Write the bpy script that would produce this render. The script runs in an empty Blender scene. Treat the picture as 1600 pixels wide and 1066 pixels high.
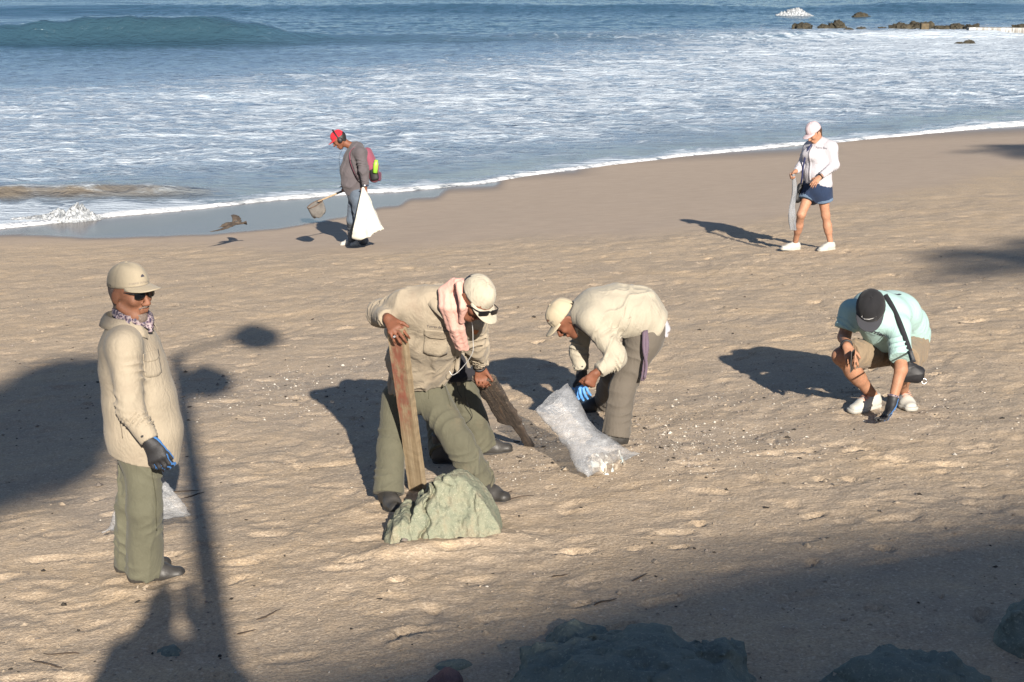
import bpy, bmesh, math, random
import numpy as np
from mathutils import Vector, Matrix, Quaternion
from mathutils.bvhtree import BVHTree

# ------------------------------------------------------------------ camera, sky, sun, exposure
scene = bpy.context.scene
C = scene.collection
CAM_Z = 5.0                                   # eye height over the sea level (z = 0)
FOC = 2400.0                                  # focal length in pixels of a 1600 px wide picture
PITCH = math.atan((533 + 90) / FOC)
cam = bpy.data.cameras.new('camera')
cam.sensor_width = 36.0
cam.lens = FOC / 1600 * 36.0
cam.clip_start = 0.05
cam.clip_end = 6000
camo = bpy.data.objects.new('camera', cam)
camo.location = (0, 0, CAM_Z)
camo.rotation_euler = (math.pi / 2 - PITCH, 0, 0)
C.objects.link(camo)
scene.camera = camo

SUN = Vector((0.2183, -0.8887, 0.4033)).normalized()      # towards the sun
world = bpy.data.worlds.new('World')
scene.world = world
world.use_nodes = True
wn = world.node_tree
sky = wn.nodes.new('ShaderNodeTexSky')
sky.sky_type = 'NISHITA'
sky.sun_disc = False
sky.sun_elevation = math.asin(SUN.z)
sky.sun_rotation = math.atan2(SUN.x, SUN.y)
sky.air_density = 0.72
sky.dust_density = 0.5
sky.ozone_density = 1.7
bg = wn.nodes['Background']
bg.inputs[1].default_value = 0.060
wn.links.new(sky.outputs[0], bg.inputs[0])
sl = bpy.data.lights.new('sun', 'SUN')
sl.energy = 5.0
sl.angle = math.radians(0.55)
sl.color = (1.0, 0.91, 0.79)
so = bpy.data.objects.new('sun', sl)
so.rotation_euler = SUN.to_track_quat('Z', 'Y').to_euler()
so.location = SUN * 60
C.objects.link(so)
vs = scene.view_settings
vs.view_transform = 'Standard'
vs.look = 'None'
vs.gamma = 1.0
vs.exposure = 1.14
vs.use_curve_mapping = False
scene.cycles.max_bounces = 8
scene.cycles.transparent_max_bounces = 16

rng = np.random.default_rng(7)
V = lambda *a: np.array(a[0] if len(a) == 1 else a, dtype=np.float64)
nrm = lambda v: np.asarray(v, float) / (np.linalg.norm(v) + 1e-12)

# ------------------------------------------------------------------ reading positions off the photograph
COSP, SINP = math.cos(PITCH), math.sin(PITCH)
def ray(px, py):
    a, b = (px - 800) / FOC, (py - 533) / FOC
    return V(a, COSP - b * SINP, -SINP - b * COSP)
def at(px, py, Y):
    """world point seen at that pixel whose distance out from the sea wall is Y metres"""
    r = ray(px, py)
    return V(0, 0, CAM_Z) + r * (Y / r[1])
def shifted(d): return lambda px, py, Y: at(px, py, Y + d)
def at_z(px, py, z):
    r = ray(px, py)
    return V(0, 0, CAM_Z) + r * ((z - CAM_Z) / r[2])

# ------------------------------------------------------------------ noise
def _h(ix, iy, iz, seed):
    n = (ix.astype(np.uint32) * np.uint32(374761393) + iy.astype(np.uint32) * np.uint32(668265263)
         + iz.astype(np.uint32) * np.uint32(2147483647) + np.uint32(seed * 1274126177 & 0xffffffff))
    n = (n ^ (n >> np.uint32(13))) * np.uint32(1274126177)
    n = n ^ (n >> np.uint32(16))
    return n
def noise2(x, y, seed=0):
    ix, iy = np.floor(x).astype(np.int64), np.floor(y).astype(np.int64)
    fx, fy = x - ix, y - iy
    u, v = fx * fx * fx * (fx * (fx * 6 - 15) + 10), fy * fy * fy * (fy * (fy * 6 - 15) + 10)
    z = np.zeros_like(ix)
    def g(dx, dy):
        a = _h(ix + dx, iy + dy, z, seed).astype(np.float64) * (2 * np.pi / 4294967296.0)
        return np.cos(a) * (fx - dx) + np.sin(a) * (fy - dy)
    a, b = g(0, 0), g(1, 0)
    c, d = g(0, 1), g(1, 1)
    return 1.4 * ((a + (b - a) * u) * (1 - v) + (c + (d - c) * u) * v)
def noise3(p, seed=0):
    i = np.floor(p).astype(np.int64)
    f = p - i
    w = f * f * (3 - 2 * f)
    def val(dx, dy, dz):
        return _h(i[:, 0] + dx, i[:, 1] + dy, i[:, 2] + dz, seed).astype(np.float64) * (2 / 4294967296.0) - 1
    x0 = [val(0, b, c) * (1 - w[:, 0]) + val(1, b, c) * w[:, 0] for b in (0, 1) for c in (0, 1)]
    y0 = x0[0] * (1 - w[:, 1]) + x0[2] * w[:, 1]
    y1 = x0[1] * (1 - w[:, 1]) + x0[3] * w[:, 1]
    return y0 * (1 - w[:, 2]) + y1 * w[:, 2]
def fbm2(x, y, seed=0, o=4, g=0.5, l=2.03):
    t, a = 0, 1.0
    for k in range(o):
        t = t + a * noise2(x, y, seed + k); a *= g; x = x * l + 3.1; y = y * l - 1.7
    return t
def fbm3(p, seed=0, o=4, g=0.5):
    t, a = 0, 1.0
    for k in range(o):
        t = t + a * noise3(p, seed + k); a *= g; p = p * 2.03 + 1.37
    return t
def sstep(a, b, x):
    t = np.clip((x - a) / (b - a), 0, 1)
    return t * t * (3 - 2 * t)

# ------------------------------------------------------------------ objects
def tag(o, label=None, cat=None, group=None, kind=None):
    if label: o['label'] = label
    if cat: o['category'] = cat
    if group: o['group'] = group
    if kind: o['kind'] = kind
    return o
def root_of(o):
    while o.parent is not None: o = o.parent
    return o
def link(name, me, mat=None, parent=None, M=None):
    """mesh data is in world coordinates (or placed by M); under a parent it is made local to that thing's base"""
    o = bpy.data.objects.new(name, me)
    C.objects.link(o)
    if mat is not None and not me.materials: me.materials.append(mat)
    if parent is not None:
        r = root_of(parent).location
        if M is None: me.transform(Matrix.Translation(-r))
        else: o.matrix_local = Matrix.Translation(-r) @ M
        o.parent = parent
    elif M is not None: o.matrix_local = M
    return o
def thing_mesh(name, me, mat, loc):
    """a thing that is one mesh, its origin at its base"""
    me.transform(Matrix.Translation(-Vector(loc)))
    o = link(name, me, mat); o.location = Vector(loc)
    return o
def empty(name, loc):
    o = bpy.data.objects.new(name, None)
    o.location = Vector(loc)
    o.empty_display_size = 0.1
    C.objects.link(o)
    return o
def mesh_np(name, verts, quads, smooth=True, tris=None):
    me = bpy.data.meshes.new(name)
    verts = np.asarray(verts, np.float32)
    quads = np.asarray(quads, np.int32).reshape(-1, 4) if quads is not None and len(quads) else np.zeros((0, 4), np.int32)
    tris = np.asarray(tris, np.int32).reshape(-1, 3) if tris is not None and len(tris) else np.zeros((0, 3), np.int32)
    nl = quads.size + tris.size
    me.vertices.add(len(verts)); me.vertices.foreach_set('co', verts.ravel())
    me.loops.add(nl); me.loops.foreach_set('vertex_index', np.concatenate([quads.ravel(), tris.ravel()]))
    n = len(quads) + len(tris)
    st = np.concatenate([np.arange(len(quads)) * 4, quads.size + np.arange(len(tris)) * 3]).astype(np.int32)
    me.polygons.add(n); me.polygons.foreach_set('loop_start', st)
    me.polygons.foreach_set('use_smooth', np.full(n, smooth))
    me.update(calc_edges=True)
    return me
def grid_faces(nu, nv, closed_u=False):
    """vertex index = i*nv + j"""
    i = np.arange(nu if closed_u else nu - 1); j = np.arange(nv - 1)
    I, J = np.meshgrid(i, j, indexing='ij')
    I2 = (I + 1) % nu
    return np.stack([I * nv + J, I2 * nv + J, I2 * nv + J + 1, I * nv + J + 1], -1).reshape(-1, 4)
def add_attr(me, name, vals):
    a = me.attributes.new(name, 'FLOAT', 'POINT')
    a.data.foreach_set('value', np.asarray(vals, np.float32))
def solid(o, t, off=0.0):
    m = o.modifiers.new('thickness', 'SOLIDIFY'); m.thickness = t; m.offset = off
    return o

# ------------------------------------------------------------------ materials
class NT:
    def __init__(s, name):
        s.m = bpy.data.materials.new(name); s.m.use_nodes = True
        s.t = s.m.node_tree; s.b = s.t.nodes['Principled BSDF']; s.out = s.t.nodes['Material Output']
    def n(s, typ, **kw):
        nd = s.t.nodes.new('ShaderNode' + typ)
        for k, v in kw.items():
            if k.startswith('_'): setattr(nd, k[1:], v)
            else:
                key = int(k[1:]) if k[0] == 'i' and k[1:].isdigit() else k.replace('__', ' ')
                if hasattr(v, 'is_output'): s.t.links.new(v, nd.inputs[key])
                else: nd.inputs[key].default_value = v
        return nd
    def set(s, **kw):
        for k, v in kw.items():
            key = k.replace('__', ' ')
            if hasattr(v, 'is_output'): s.t.links.new(v, s.b.inputs[key])
            else: s.b.inputs[key].default_value = v
    def geo(s): return s.n('NewGeometry').outputs['Position']
    def obj(s): return s.n('TexCoord').outputs['Object']
    def scale(s, vec, sc):
        return s.n('Mapping', Vector=vec, Scale=sc).outputs[0]
    def noise(s, vec, sc, det=4, rough=0.55, dist=0.0):
        return s.n('TexNoise', Vector=vec, Scale=sc, Detail=det, Roughness=rough, Distortion=dist).outputs['Fac']
    def ramp(s, fac, *stops, interp='LINEAR'):
        r = s.n('ValToRGB', Fac=fac); e = r.color_ramp.elements; r.color_ramp.interpolation = interp
        while len(e) < len(stops): e.new(0.5)
        for el, (p, c) in zip(e, stops):
            el.position = p; el.color = (*c, 1) if len(c) == 3 else c
        return r.outputs['Color']
    def rng(s, v, a, b, c=0.0, d=1.0, smooth=False):
        nd = s.n('MapRange', Value=v, **{'i1': a, 'i2': b, 'i3': c, 'i4': d})
        if smooth: nd.interpolation_type = 'SMOOTHSTEP'
        return nd.outputs[0]
    def math(s, op, a, b=0.0, clamp=False):
        return s.n('Math', _operation=op, i0=a, i1=b, _use_clamp=clamp).outputs[0]
    def mix(s, f, a, b, blend='MIX'):
        nd = s.t.nodes.new('ShaderNodeMix'); nd.data_type = 'RGBA'; nd.blend_type = blend
        for k, v in ((0, f), (6, a), (7, b)):
            if hasattr(v, 'is_output'): s.t.links.new(v, nd.inputs[k])
            else: nd.inputs[k].default_value = (*v, 1) if isinstance(v, tuple) and len(v) == 3 else v
        return nd.outputs[2]
    def attr(s, name): return s.n('Attribute', _attribute_name=name).outputs['Fac']
    def bump(s, h, strength=0.3, dist=0.01, prev=None):
        nd = s.n('Bump', Height=h, Strength=strength, Distance=dist)
        if prev is not None: s.t.links.new(prev, nd.inputs['Normal'])
        return nd.outputs[0]

def simple(name, col, rough=0.6, var=0.12, sc=14.0, bump=0.0, bsc=60.0, metal=0.0, spec=0.4):
    """a plain coloured material with blotchy value variation and fine relief"""
    t = NT(name); p = t.obj()
    n = t.noise(p, sc, 4)
    d = tuple(max(0, c * (1 - var)) for c in col); l = tuple(min(1, c * (1 + var)) for c in col)
    t.set(Base__Color=t.ramp(n, (0.3, d), (0.7, l)), Roughness=rough, Metallic=metal)
    t.b.inputs['Specular IOR Level'].default_value = spec
    if bump: t.set(Normal=t.bump(t.noise(p, bsc, 3), bump, 0.006))
    return t.m
def cloth(name, col, var=0.1, wr=0.5, dirt=None, rough=0.9):
    """woven cotton: soft blotches, crumple relief, fine weave, optional dirt colour"""
    t = NT(name); p = t.obj()
    n = t.noise(p, 7, 5, 0.6)
    d = tuple(c * (1 - var) for c in col); l = tuple(min(1, c * (1 + var)) for c in col)
    base = t.ramp(n, (0.3, d), (0.72, l))
    if dirt:
        base = t.mix(t.rng(t.noise(p, 4.3, 5, 0.65), 0.52, 0.74, 0, 0.75), base, dirt)
    w1 = t.noise(t.scale(p, (8, 8, 4.5)), 1.0, 2, 0.5, 2.2)
    w2 = t.noise(t.scale(p, (17, 17, 11)), 1.0, 2, 0.5, 2.0)
    rdg = lambda q: t.math('SUBTRACT', 1.0, t.math('ABSOLUTE', t.math('MULTIPLY', t.math('SUBTRACT', q, 0.5), 5.0)), True)
    h = t.math('ADD', t.math('ADD', rdg(w1), t.math('MULTIPLY', rdg(w2), 0.4)), t.math('MULTIPLY', w1, 0.8))
    b1 = t.bump(h, wr * 0.62, 0.011)
    b2 = t.bump(t.noise(p, 900, 1), 0.15, 0.002, b1)
    t.set(Base__Color=base, Roughness=rough, Normal=b2)
    t.b.inputs['Sheen Weight'].default_value = 0.08
    t.b.inputs['Specular IOR Level'].default_value = 0.2
    return t.m
def skin_mat(name, col):
    t = NT(name); p = t.obj()
    n = t.noise(p, 26, 4, 0.6)
    c2 = tuple(c * k for c, k in zip(col, (1.12, 1.02, 0.98))); c1 = tuple(c * k for c, k in zip(col, (0.82, 0.78, 0.76)))
    t.set(Base__Color=t.ramp(n, (0.3, c1), (0.7, c2)), Roughness=0.56, Normal=t.bump(t.noise(p, 240, 3), 0.12, 0.003))
    t.b.inputs['Subsurface Weight'].default_value = 0.06
    t.b.inputs['Subsurface Radius'].default_value = (0.01, 0.004, 0.002)
    t.b.inputs['Specular IOR Level'].default_value = 0.22
    return t.m

# ------------------------------------------------------------------ the lie of the beach
def interp_px(pts, z=None):
    w = np.array([(at_z(px, py, z) if z is not None else gpix0(px, py)) for px, py in pts])
    i = np.argsort(w[:, 0]); return w[i, 0], w[i, 1]
def plane_z(x, y): return CAM_Z - 3.384 + 0.055 * (x + 1.95) - 0.068 * (y - 7.83)
def gpix0(px, py):
    r = ray(px, py); o = V(0, 0, CAM_Z)
    t = (plane_z(0, 0) - CAM_Z) / (r[2] - 0.055 * r[0] + 0.068 * r[1])
    return o + r * t
SX, SY = interp_px([(-300, 388), (0, 357), (100, 345), (200, 336), (300, 326), (420, 313), (520, 304), (620, 299), (760, 284), (900, 264), (1050, 246),
                    (1200, 231), (1320, 220), (1450, 208), (1600, 195), (1900, 172)], z=0.02)
def shore_y(x):
    slopeL = (SY[1] - SY[0]) / (SX[1] - SX[0]); slopeR = (SY[-1] - SY[-2]) / (SX[-1] - SX[-2])
    y = np.interp(x, SX, SY)
    y = np.where(x < SX[0], SY[0] + (x - SX[0]) * slopeL * np.exp(-(SX[0] - x) / 40), y)
    y = np.where(x > SX[-1], SY[-1] + np.minimum(x - SX[-1], 60) * slopeR * 0.8, y)
    return y
def gz(x, y):
    """smooth height of the sand"""
    x = np.asarray(x, float); y = np.asarray(y, float)
    d = shore_y(x) - y                       # metres inland of the waterline
    near = 0.062 * np.clip(d, -60, 400) * np.where(d < 0, 0.9, 1.0)
    w = sstep(2.0, 9.0, d)
    z = near * (1 - w) + plane_z(np.clip(x, -30, 40), np.clip(y, 2.0, 90)) * w
    return np.maximum(z, -2.5)
def gpix(px, py):
    """where the line of sight through that pixel meets the sand"""
    r = ray(px, py); t0, t1 = 2.0, 90.0
    for k in range(60):
        t = 0.5 * (t0 + t1); p = V(0, 0, CAM_Z) + r * t
        if p[2] > gz(p[0], p[1]): t0 = t
        else: t1 = t
    return p
WX, WY = interp_px([(-300, 400), (0, 379), (150, 377), (250, 375), (330, 372), (430, 361), (520, 345), (600, 326), (700, 303), (800, 284), (900, 267), (1050, 248), (1600, 197)])
RX, RY = interp_px([(-300, 386), (0, 380), (150, 379), (330, 378), (450, 385), (600, 384), (720, 375), (840, 366), (1000, 366), (1080, 352), (1180, 338), (1300, 312), (1450, 285), (1600, 252), (1900, 200)])
# ------------------------------------------------------------------ sand
def axis(dense_lo, dense_hi, f_step, lo, hi):
    v = [dense_lo]
    while v[-1] < dense_hi: v.append(v[-1] + f_step(v[-1]))
    st = f_step(dense_hi); a = v[-1]
    while a < hi: st *= 1.35; a += st; v.append(min(a, hi))
    st = f_step(dense_lo); b = dense_lo; pre = []
    while b > lo: st *= 1.35; b -= st; pre.append(max(b, lo))
    return np.array(pre[::-1] + v)
gx = axis(-8.0, 8.6, lambda x: 0.028 + 0.008 * max(0, abs(x) - 3), -260, 300)
gy = axis(5.0, 25.0, lambda y: 0.018 + 0.0018 * (y - 5), -90, 400)
GX, GY = np.meshgrid(gx, gy, indexing='ij')
Z = gz(GX, GY)
inl = shore_y(GX) - GY
y_rough = np.interp(GX, RX, RY) + 0.5 * fbm2(GX * 0.35, GY * 0.1, 5, 3)
rough = sstep(0.3, -1.6, GY - y_rough)                         # 1 = trodden dry sand, 0 = smooth damp sand
y_wet = np.interp(GX, WX, WY) + 0.25 * fbm2(GX * 0.5, GX * 0 + 2.2, 8, 3)
wet = sstep(-0.35, 0.35, GY - y_wet)
damp = sstep(-3.0, 0.5, GY - y_rough)
und = 0.016 * fbm2(GX * 0.55, GY * 0.55, 1, 3) + 0.012 * fbm2(GX * 1.9, GY * 1.9, 11, 3)
hum = 0.0048 * fbm2(GX * 3.6, GY * 3.0, 21, 4, 0.55) + 0.0040 * (0.35 - np.abs(fbm2(GX * 5.2 + 0.4 * noise2(GX * 2, GY * 2, 3), GY * 4.6, 31, 3)))
hum += 0.0045 * fbm2(GX * 11, GY * 10, 51, 4, 0.65)
near_w = sstep(60, 25, np.hypot(GX, GY))
ZD = Z + near_w * (rough * (und + hum * (0.45 + 0.75 * sstep(-0.5, 0.5, fbm2(GX * 0.4, GY * 0.4, 77, 2)))) + (1 - rough) * 0.008 * fbm2(GX * 0.7, GY * 0.5, 41, 2))
def dent(cx, cy, ang, ln, wd, dep):
    i0, i1 = np.searchsorted(gx, [cx - 0.34, cx + 0.34]); j0, j1 = np.searchsorted(gy, [cy - 0.34, cy + 0.34])
    if i1 - i0 < 3 or j1 - j0 < 3: return
    X = GX[i0:i1, j0:j1] - cx; Y = GY[i0:i1, j0:j1] - cy
    u = (X * math.cos(ang) + Y * math.sin(ang)) / ln; v = (-X * math.sin(ang) + Y * math.cos(ang)) / wd
    k = u * u + v * v
    q = np.sqrt(k)
    h = -dep * sstep(1.12, 0.62, q) * (1 + 0.35 * u) + 0.30 * dep * np.exp(-((q - 1.22) / 0.24) ** 2) * (1 - 0.5 * u)
    ZD[i0:i1, j0:j1] += h * rough[i0:i1, j0:j1]
foot_keep = []                                                  # set below the people's feet: no dents there
for px, py in [(225, 905), (265, 890), (610, 785), (765, 775), (765, 705), (960, 690), (930, 640), (1345, 645), (1410, 645), (700, 830), (1390, 660), (915, 745), (990, 715), (1240, 392), (1293, 390), (555, 383)]:
    foot_keep.append(gpix(px, py))
foot_keep = np.array(foot_keep)
N_DENT = 2300
for k in range(N_DENT):
    t = rng.random() ** 0.75
    y = 5.0 + 19 * t
    x = rng.uniform(-0.4, 0.42) * (y + 1.5)
    if np.min((foot_keep[:, 0] - x) ** 2 + (foot_keep[:, 1] - y) ** 2) < 0.05: continue
    if k % 3:
        dent(x, y, rng.uniform(0, 2 * np.pi), rng.uniform(0.09, 0.15), rng.uniform(0.045, 0.075), rng.uniform(0.003, 0.009))
    else:
        dent(x, y, rng.uniform(0, 2 * np.pi), rng.uniform(0.05, 0.22), rng.uniform(0.03, 0.10), rng.uniform(0.002, 0.005))
# trails of footprints
for k in range(26):
    y = rng.uniform(6, 21); x = rng.uniform(-0.4, 0.42) * (y + 1.5); a = rng.uniform(-0.5, 0.5) + (np.pi if rng.random() < 0.5 else 0)
    for s in range(10):
        side = 0.11 if s % 2 else -0.11
        cx, cy = x - side * math.sin(a), y + side * math.cos(a)
        if np.min((foot_keep[:, 0] - cx) ** 2 + (foot_keep[:, 1] - cy) ** 2) > 0.06:
            dent(cx, cy, a + side, 0.14, 0.055, rng.uniform(0.008, 0.017))
        a += rng.uniform(-0.12, 0.12); x += 0.62 * math.cos(a); y += 0.62 * math.sin(a)
for k in range(150):                                           # crisp scuffs and heel marks
    y = 5.4 + 14 * rng.random(); x = rng.uniform(-0.36, 0.40) * (y + 1)
    if np.min((foot_keep[:, 0] - x) ** 2 + (foot_keep[:, 1] - y) ** 2) > 0.05:
        dent(x, y, rng.uniform(0, 2 * np.pi), rng.uniform(0.045, 0.10), rng.uniform(0.022, 0.045), rng.uniform(0.012, 0.028))
def gfine(x, y):
    i = int(np.clip(np.searchsorted(gx, x), 1, len(gx) - 1)); j = int(np.clip(np.searchsorted(gy, y), 1, len(gy) - 1))
    fx = (x - gx[i - 1]) / (gx[i] - gx[i - 1]); fy = (y - gy[j - 1]) / (gy[j] - gy[j - 1])
    return float((ZD[i - 1, j - 1] * (1 - fx) + ZD[i, j - 1] * fx) * (1 - fy) + (ZD[i - 1, j] * (1 - fx) + ZD[i, j] * fx) * fy)
_b = gpix(690, 848)                                             # sand banked against the foot of the green rock
ZD += (0.038 + 0.020 * fbm2(GX * 6, GY * 6, 71, 3)) * np.exp(-(((GX - _b[0] + 0.02) / 0.46) ** 2) ** 2 - ((GY - _b[1] + 0.10 - 0.25 * (GX - _b[0])) / 0.17) ** 2)
for _p, _k in ((gpix(228, 910), 0.5), (gpix(607, 793), 0.6), (gpix(762, 783), 0.6), (gpix(958, 696), 0.6), (gpix(1352, 646), 0.5), (gpix(1410, 642), 0.5), (gpix(655, 764), 0.8)):   # ridges pushed up round the feet
    _q = np.hypot((GX - _p[0]) / 0.21, (GY - _p[1]) / 0.15)
    ZD += 0.022 * _k * np.exp(-((_q - 1.0) / 0.30) ** 2) * (1 + 0.8 * fbm2(GX * 9, GY * 9, 72, 3))
verts = np.stack([GX, GY, ZD], -1).reshape(-1, 3)
sand_me = mesh_np('sand', verts, grid_faces(len(gx), len(gy)))
shell_mask = np.zeros_like(GX)
for px, py, r in [(1040, 690, 0.75), (1130, 665, 0.7), (800, 700, 0.6), (770, 740, 0.5), (330, 620, 1.0), (420, 600, 1.0), (520, 590, 0.7), (920, 670, 0.6), (1180, 620, 0.9), (480, 640, 0.7), (1450, 640, 0.8), (250, 780, 0.5)]:
    g = gpix(px, py)
    shell_mask = np.maximum(shell_mask, np.exp(-(((GX - g[0]) / r) ** 2 + ((GY - g[1]) / (r * 1.2)) ** 2)))
for n_, a_ in (('rough', rough), ('wet', wet), ('damp', damp), ('shelly', shell_mask), ('inland', inl)):
    add_attr(sand_me, n_, a_.ravel())

t = NT('sand'); p = t.geo()
ar, aw, ad, ash = t.attr('rough'), t.attr('wet'), t.attr('damp'), t.attr('shelly')
big = t.noise(t.scale(p, (1, 1.5, 1)), 0.9, 5, 0.6, 0.6)
mid = t.noise(p, 6.0, 5, 0.62, 0.4)
dry = t.ramp(t.math('ADD', t.math('MULTIPLY', big, 0.55), t.math('MULTIPLY', mid, 0.45)),
             (0.36, (0.344, 0.281, 0.213)), (0.50, (0.410, 0.324, 0.231)), (0.63, (0.464, 0.354, 0.235)))
grit = t.noise(p, 68, 3, 0.7)
dry = t.mix(t.rng(grit, 0.44, 0.66, 0.0, 0.60), dry, (0.195, 0.148, 0.108))
grit2 = t.noise(p, 44, 3, 0.7)
dry = t.mix(t.rng(grit2, 0.55, 0.68, 0.0, 0.62), dry, (0.62, 0.51, 0.38))
# crushed shell: pale specks, thicker in the shelly strips
vor = t.n('TexVoronoi', Vector=p, Scale=75.0)
spk = t.math('LESS_THAN', vor.outputs['Distance'], t.rng(vor.outputs['Color'], 0.86, 1.0, 0.0, 0.30))
spk2 = t.math('LESS_THAN', vor.outputs['Distance'], t.rng(vor.outputs['Color'], 0.45, 1.0, 0.0, 0.36))
spk = t.math('MAXIMUM', t.math('MULTIPLY', spk, ar), t.math('MULTIPLY', spk2, t.math('MULTIPLY', t.rng(ash, 0.15, 0.8), t.rng(t.noise(p, 5, 3), 0.4, 0.6))))
dry = t.mix(t.math('MULTIPLY', ash, 0.35), dry, (0.27, 0.235, 0.20))
dry = t.mix(t.math('MULTIPLY', spk, 0.9), dry, (0.66, 0.62, 0.56))
vor2 = t.n('TexVoronoi', Vector=p, Scale=38.0)
drk = t.math('LESS_THAN', vor2.outputs['Distance'], t.rng(vor2.outputs['Color'], 0.93, 1.0, 0.0, 0.30))
dry = t.mix(t.math('MULTIPLY', t.math('MULTIPLY', drk, ar), 0.8), dry, (0.06, 0.045, 0.035))
fine = t.noise(t.scale(p, (1, 2.2, 1)), 3.0, 6, 0.6)
dampc = t.ramp(fine, (0.3, (0.335, 0.268, 0.208)), (0.7, (0.385, 0.310, 0.240)))
dampc = t.mix(t.rng(grit, 0.4, 0.75, 0.0, 0.2), dampc, (0.15, 0.12, 0.10))
col = t.mix(ar, dampc, dry)
wetc = t.ramp(fine, (0.3, (0.118, 0.104, 0.096)), (0.7, (0.140, 0.122, 0.110)))
col = t.mix(aw, col, wetc)
h1 = t.math('ADD', t.math('ADD', t.noise(p, 24, 4, 0.65), t.math('MULTIPLY', grit2, 0.7)), t.math('MULTIPLY', grit, 0.5))
hh = t.math('MULTIPLY', h1, t.rng(ar, 0, 1, 0.12, 1.0))
hh = t.math('MULTIPLY', hh, t.rng(aw, 0, 1, 1.0, 0.02))
t.set(Base__Color=col, Roughness=t.rng(aw, 0.15, 0.85, 0.9, 0.22), Normal=t.bump(hh, 0.7, 0.012))
t.set(**{'Specular IOR Level': t.rng(aw, 0.1, 0.9, 0.18, 0.06)})
sand_mat = t.m
sand = link('beach_sand', sand_me, sand_mat)
tag(sand, 'tan trodden beach sand sloping down to the sea', kind='structure')

# ------------------------------------------------------------------ sea
sx = axis(-26.0, 34.0, lambda x: 0.20, -1500, 1500)
sy = axis(24.0, 150.0, lambda y: 0.05 + 0.0022 * (y - 24), 22.0, 3000)
XX, YY = np.meshgrid(sx, sy, indexing='ij')
off = YY - shore_y(XX)                                          # metres out from the waterline
def ridge(u, s_front, s_back): return np.where(u < 0, np.exp(-(u / s_front) ** 2), np.exp(-(u / s_back) ** 2))
far = sstep(260, 60, YY)
calm = sstep(0.0, 6.0, off)
W = far * calm * (0.055 * fbm2(XX * 0.16, YY * 0.42, 3, 3) + 0.05 * fbm2(XX * 0.5, YY * 1.1, 13, 3) + 0.028 * fbm2(XX * 1.7, YY * 3.0, 23, 3))
# low swell lines
for y0, h, wl in ((43, 0.10, 1), (52, 0.14, 2), (61, 0.16, 3), (72, 0.22, 4), (118, 0.55, 6), (150, 0.6, 7)):
    yc = y0 + 2.2 * noise2(XX * 0.05, XX * 0 + wl, wl) + 0.06 * XX
    W += h * ridge(YY - yc, 1.4 + 0.012 * y0, 2.6 + 0.03 * y0) * (0.45 + 0.55 * sstep(-0.4, 0.5, noise2(XX * 0.06, YY * 0.02, 90 + wl)))
# the breaker-to-be
g0 = at_z(290, 60, 0.2)
yc = g0[1] + 0.10 * (XX - g0[0]) + 0.8 * noise2(XX * 0.12, XX * 0, 9)
amp = 1.0 * np.exp(-(np.abs(XX - g0[0]) / np.where(XX < g0[0], 12.0, 4.8)) ** 2.6) + 0.30
W += amp * ridge(YY - yc, 1.15, 4.5) * (1 + 0.10 * noise2(XX * 0.9, YY * 0.5, 95))
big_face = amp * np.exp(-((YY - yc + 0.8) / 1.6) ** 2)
# little sandy shore break
g1 = at_z(90, 297, 0.1)
yb = g1[1] + 0.10 * (XX - g1[0]) + 0.25 * noise2(XX * 0.7, XX * 0, 19)
ampb = 0.27 * sstep(g1[0] + 4.3, g1[0] + 0.6, XX) * (0.8 + 0.3 * noise2(XX * 0.9, XX * 0 + 4, 29))
W += ampb * ridge(YY - yb, 0.28, 1.1)
brown = np.clip(ampb * np.exp(-((YY - yb + 0.18) / 0.42) ** 2) * 4.2, 0, 0.9)
# the run-up edge
edge_n = 0.28 * fbm2(XX * 0.5, XX * 0 + 7, 61, 4)
e = off - edge_n
W += 0.035 * np.exp(-((e - 0.16) / 0.13) ** 2) * (e > -0.6) + 0.05 * (e > 0) * sstep(0, 0.7, e) * 0
Zs = W + np.minimum(0.012, 0.0) + np.where(e < 0, 0.5 * e, 0) + 0.018
foam = 0.60 * sstep(0.8, 5.0, off) * sstep(43, 25, off - 0.1 * XX)                       # lace all over the surf zone
foam += 0.20 * sstep(-18, 10, XX) * sstep(4, 14, off) * sstep(58, 36, off)
foam += 0.75 * sstep(1.9, 0.5, e + 0.5 * fbm2(XX * 0.8, YY * 0.8, 63, 3))
foam -= 0.40 * np.exp(-((off - 4.6) / 1.5) ** 2) * sstep(9, -7, XX)
foam += 0.9 * np.clip(ampb * 4, 0, 1) * (np.exp(-((YY - yb - 0.05) / 0.12) ** 2) * 0.5 + sstep(-0.45, -1.0, YY - yb) * 0.55)
gl = at_z(70, 330, 0.05)
foam += 0.6 * np.exp(-((XX - gl[0]) / 3.2) ** 2 - ((YY - gl[1]) / 1.1) ** 2)
gr = at_z(1400, 58, 0.0)
foam += 0.62 * np.exp(-((XX - gr[0] - 4) / 21) ** 2 - ((YY - gr[1]) / 13) ** 2)
gt = at_z(430, 30, 1.2)
foam += 0.5 * np.exp(-((XX - gt[0]) / 2.0) ** 2 - ((YY - gt[1]) / 1.4) ** 2) * 0.25
foam = np.clip(foam, 0, 1.4)
bead = sstep(0.62, 0.2, e) * (e > -0.8)
sv = np.stack([XX, YY, Zs], -1).reshape(-1, 3)
sq = grid_faces(len(sx), len(sy))
keep = (e.ravel() > -0.12)
sq = sq[keep[sq].any(1)]
used = np.zeros(len(sv), bool); used[sq.ravel()] = True
remap = np.cumsum(used) - 1
sea_me = mesh_np('sea', sv[used], remap[sq])
for n_, a_ in (('foam', foam), ('brown', brown), ('off', off), ('bead', bead), ('face', np.clip(big_face, 0, 1.5))):
    add_attr(sea_me, n_, a_.ravel()[used])
t = NT('sea_water'); p = t.geo()
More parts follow.
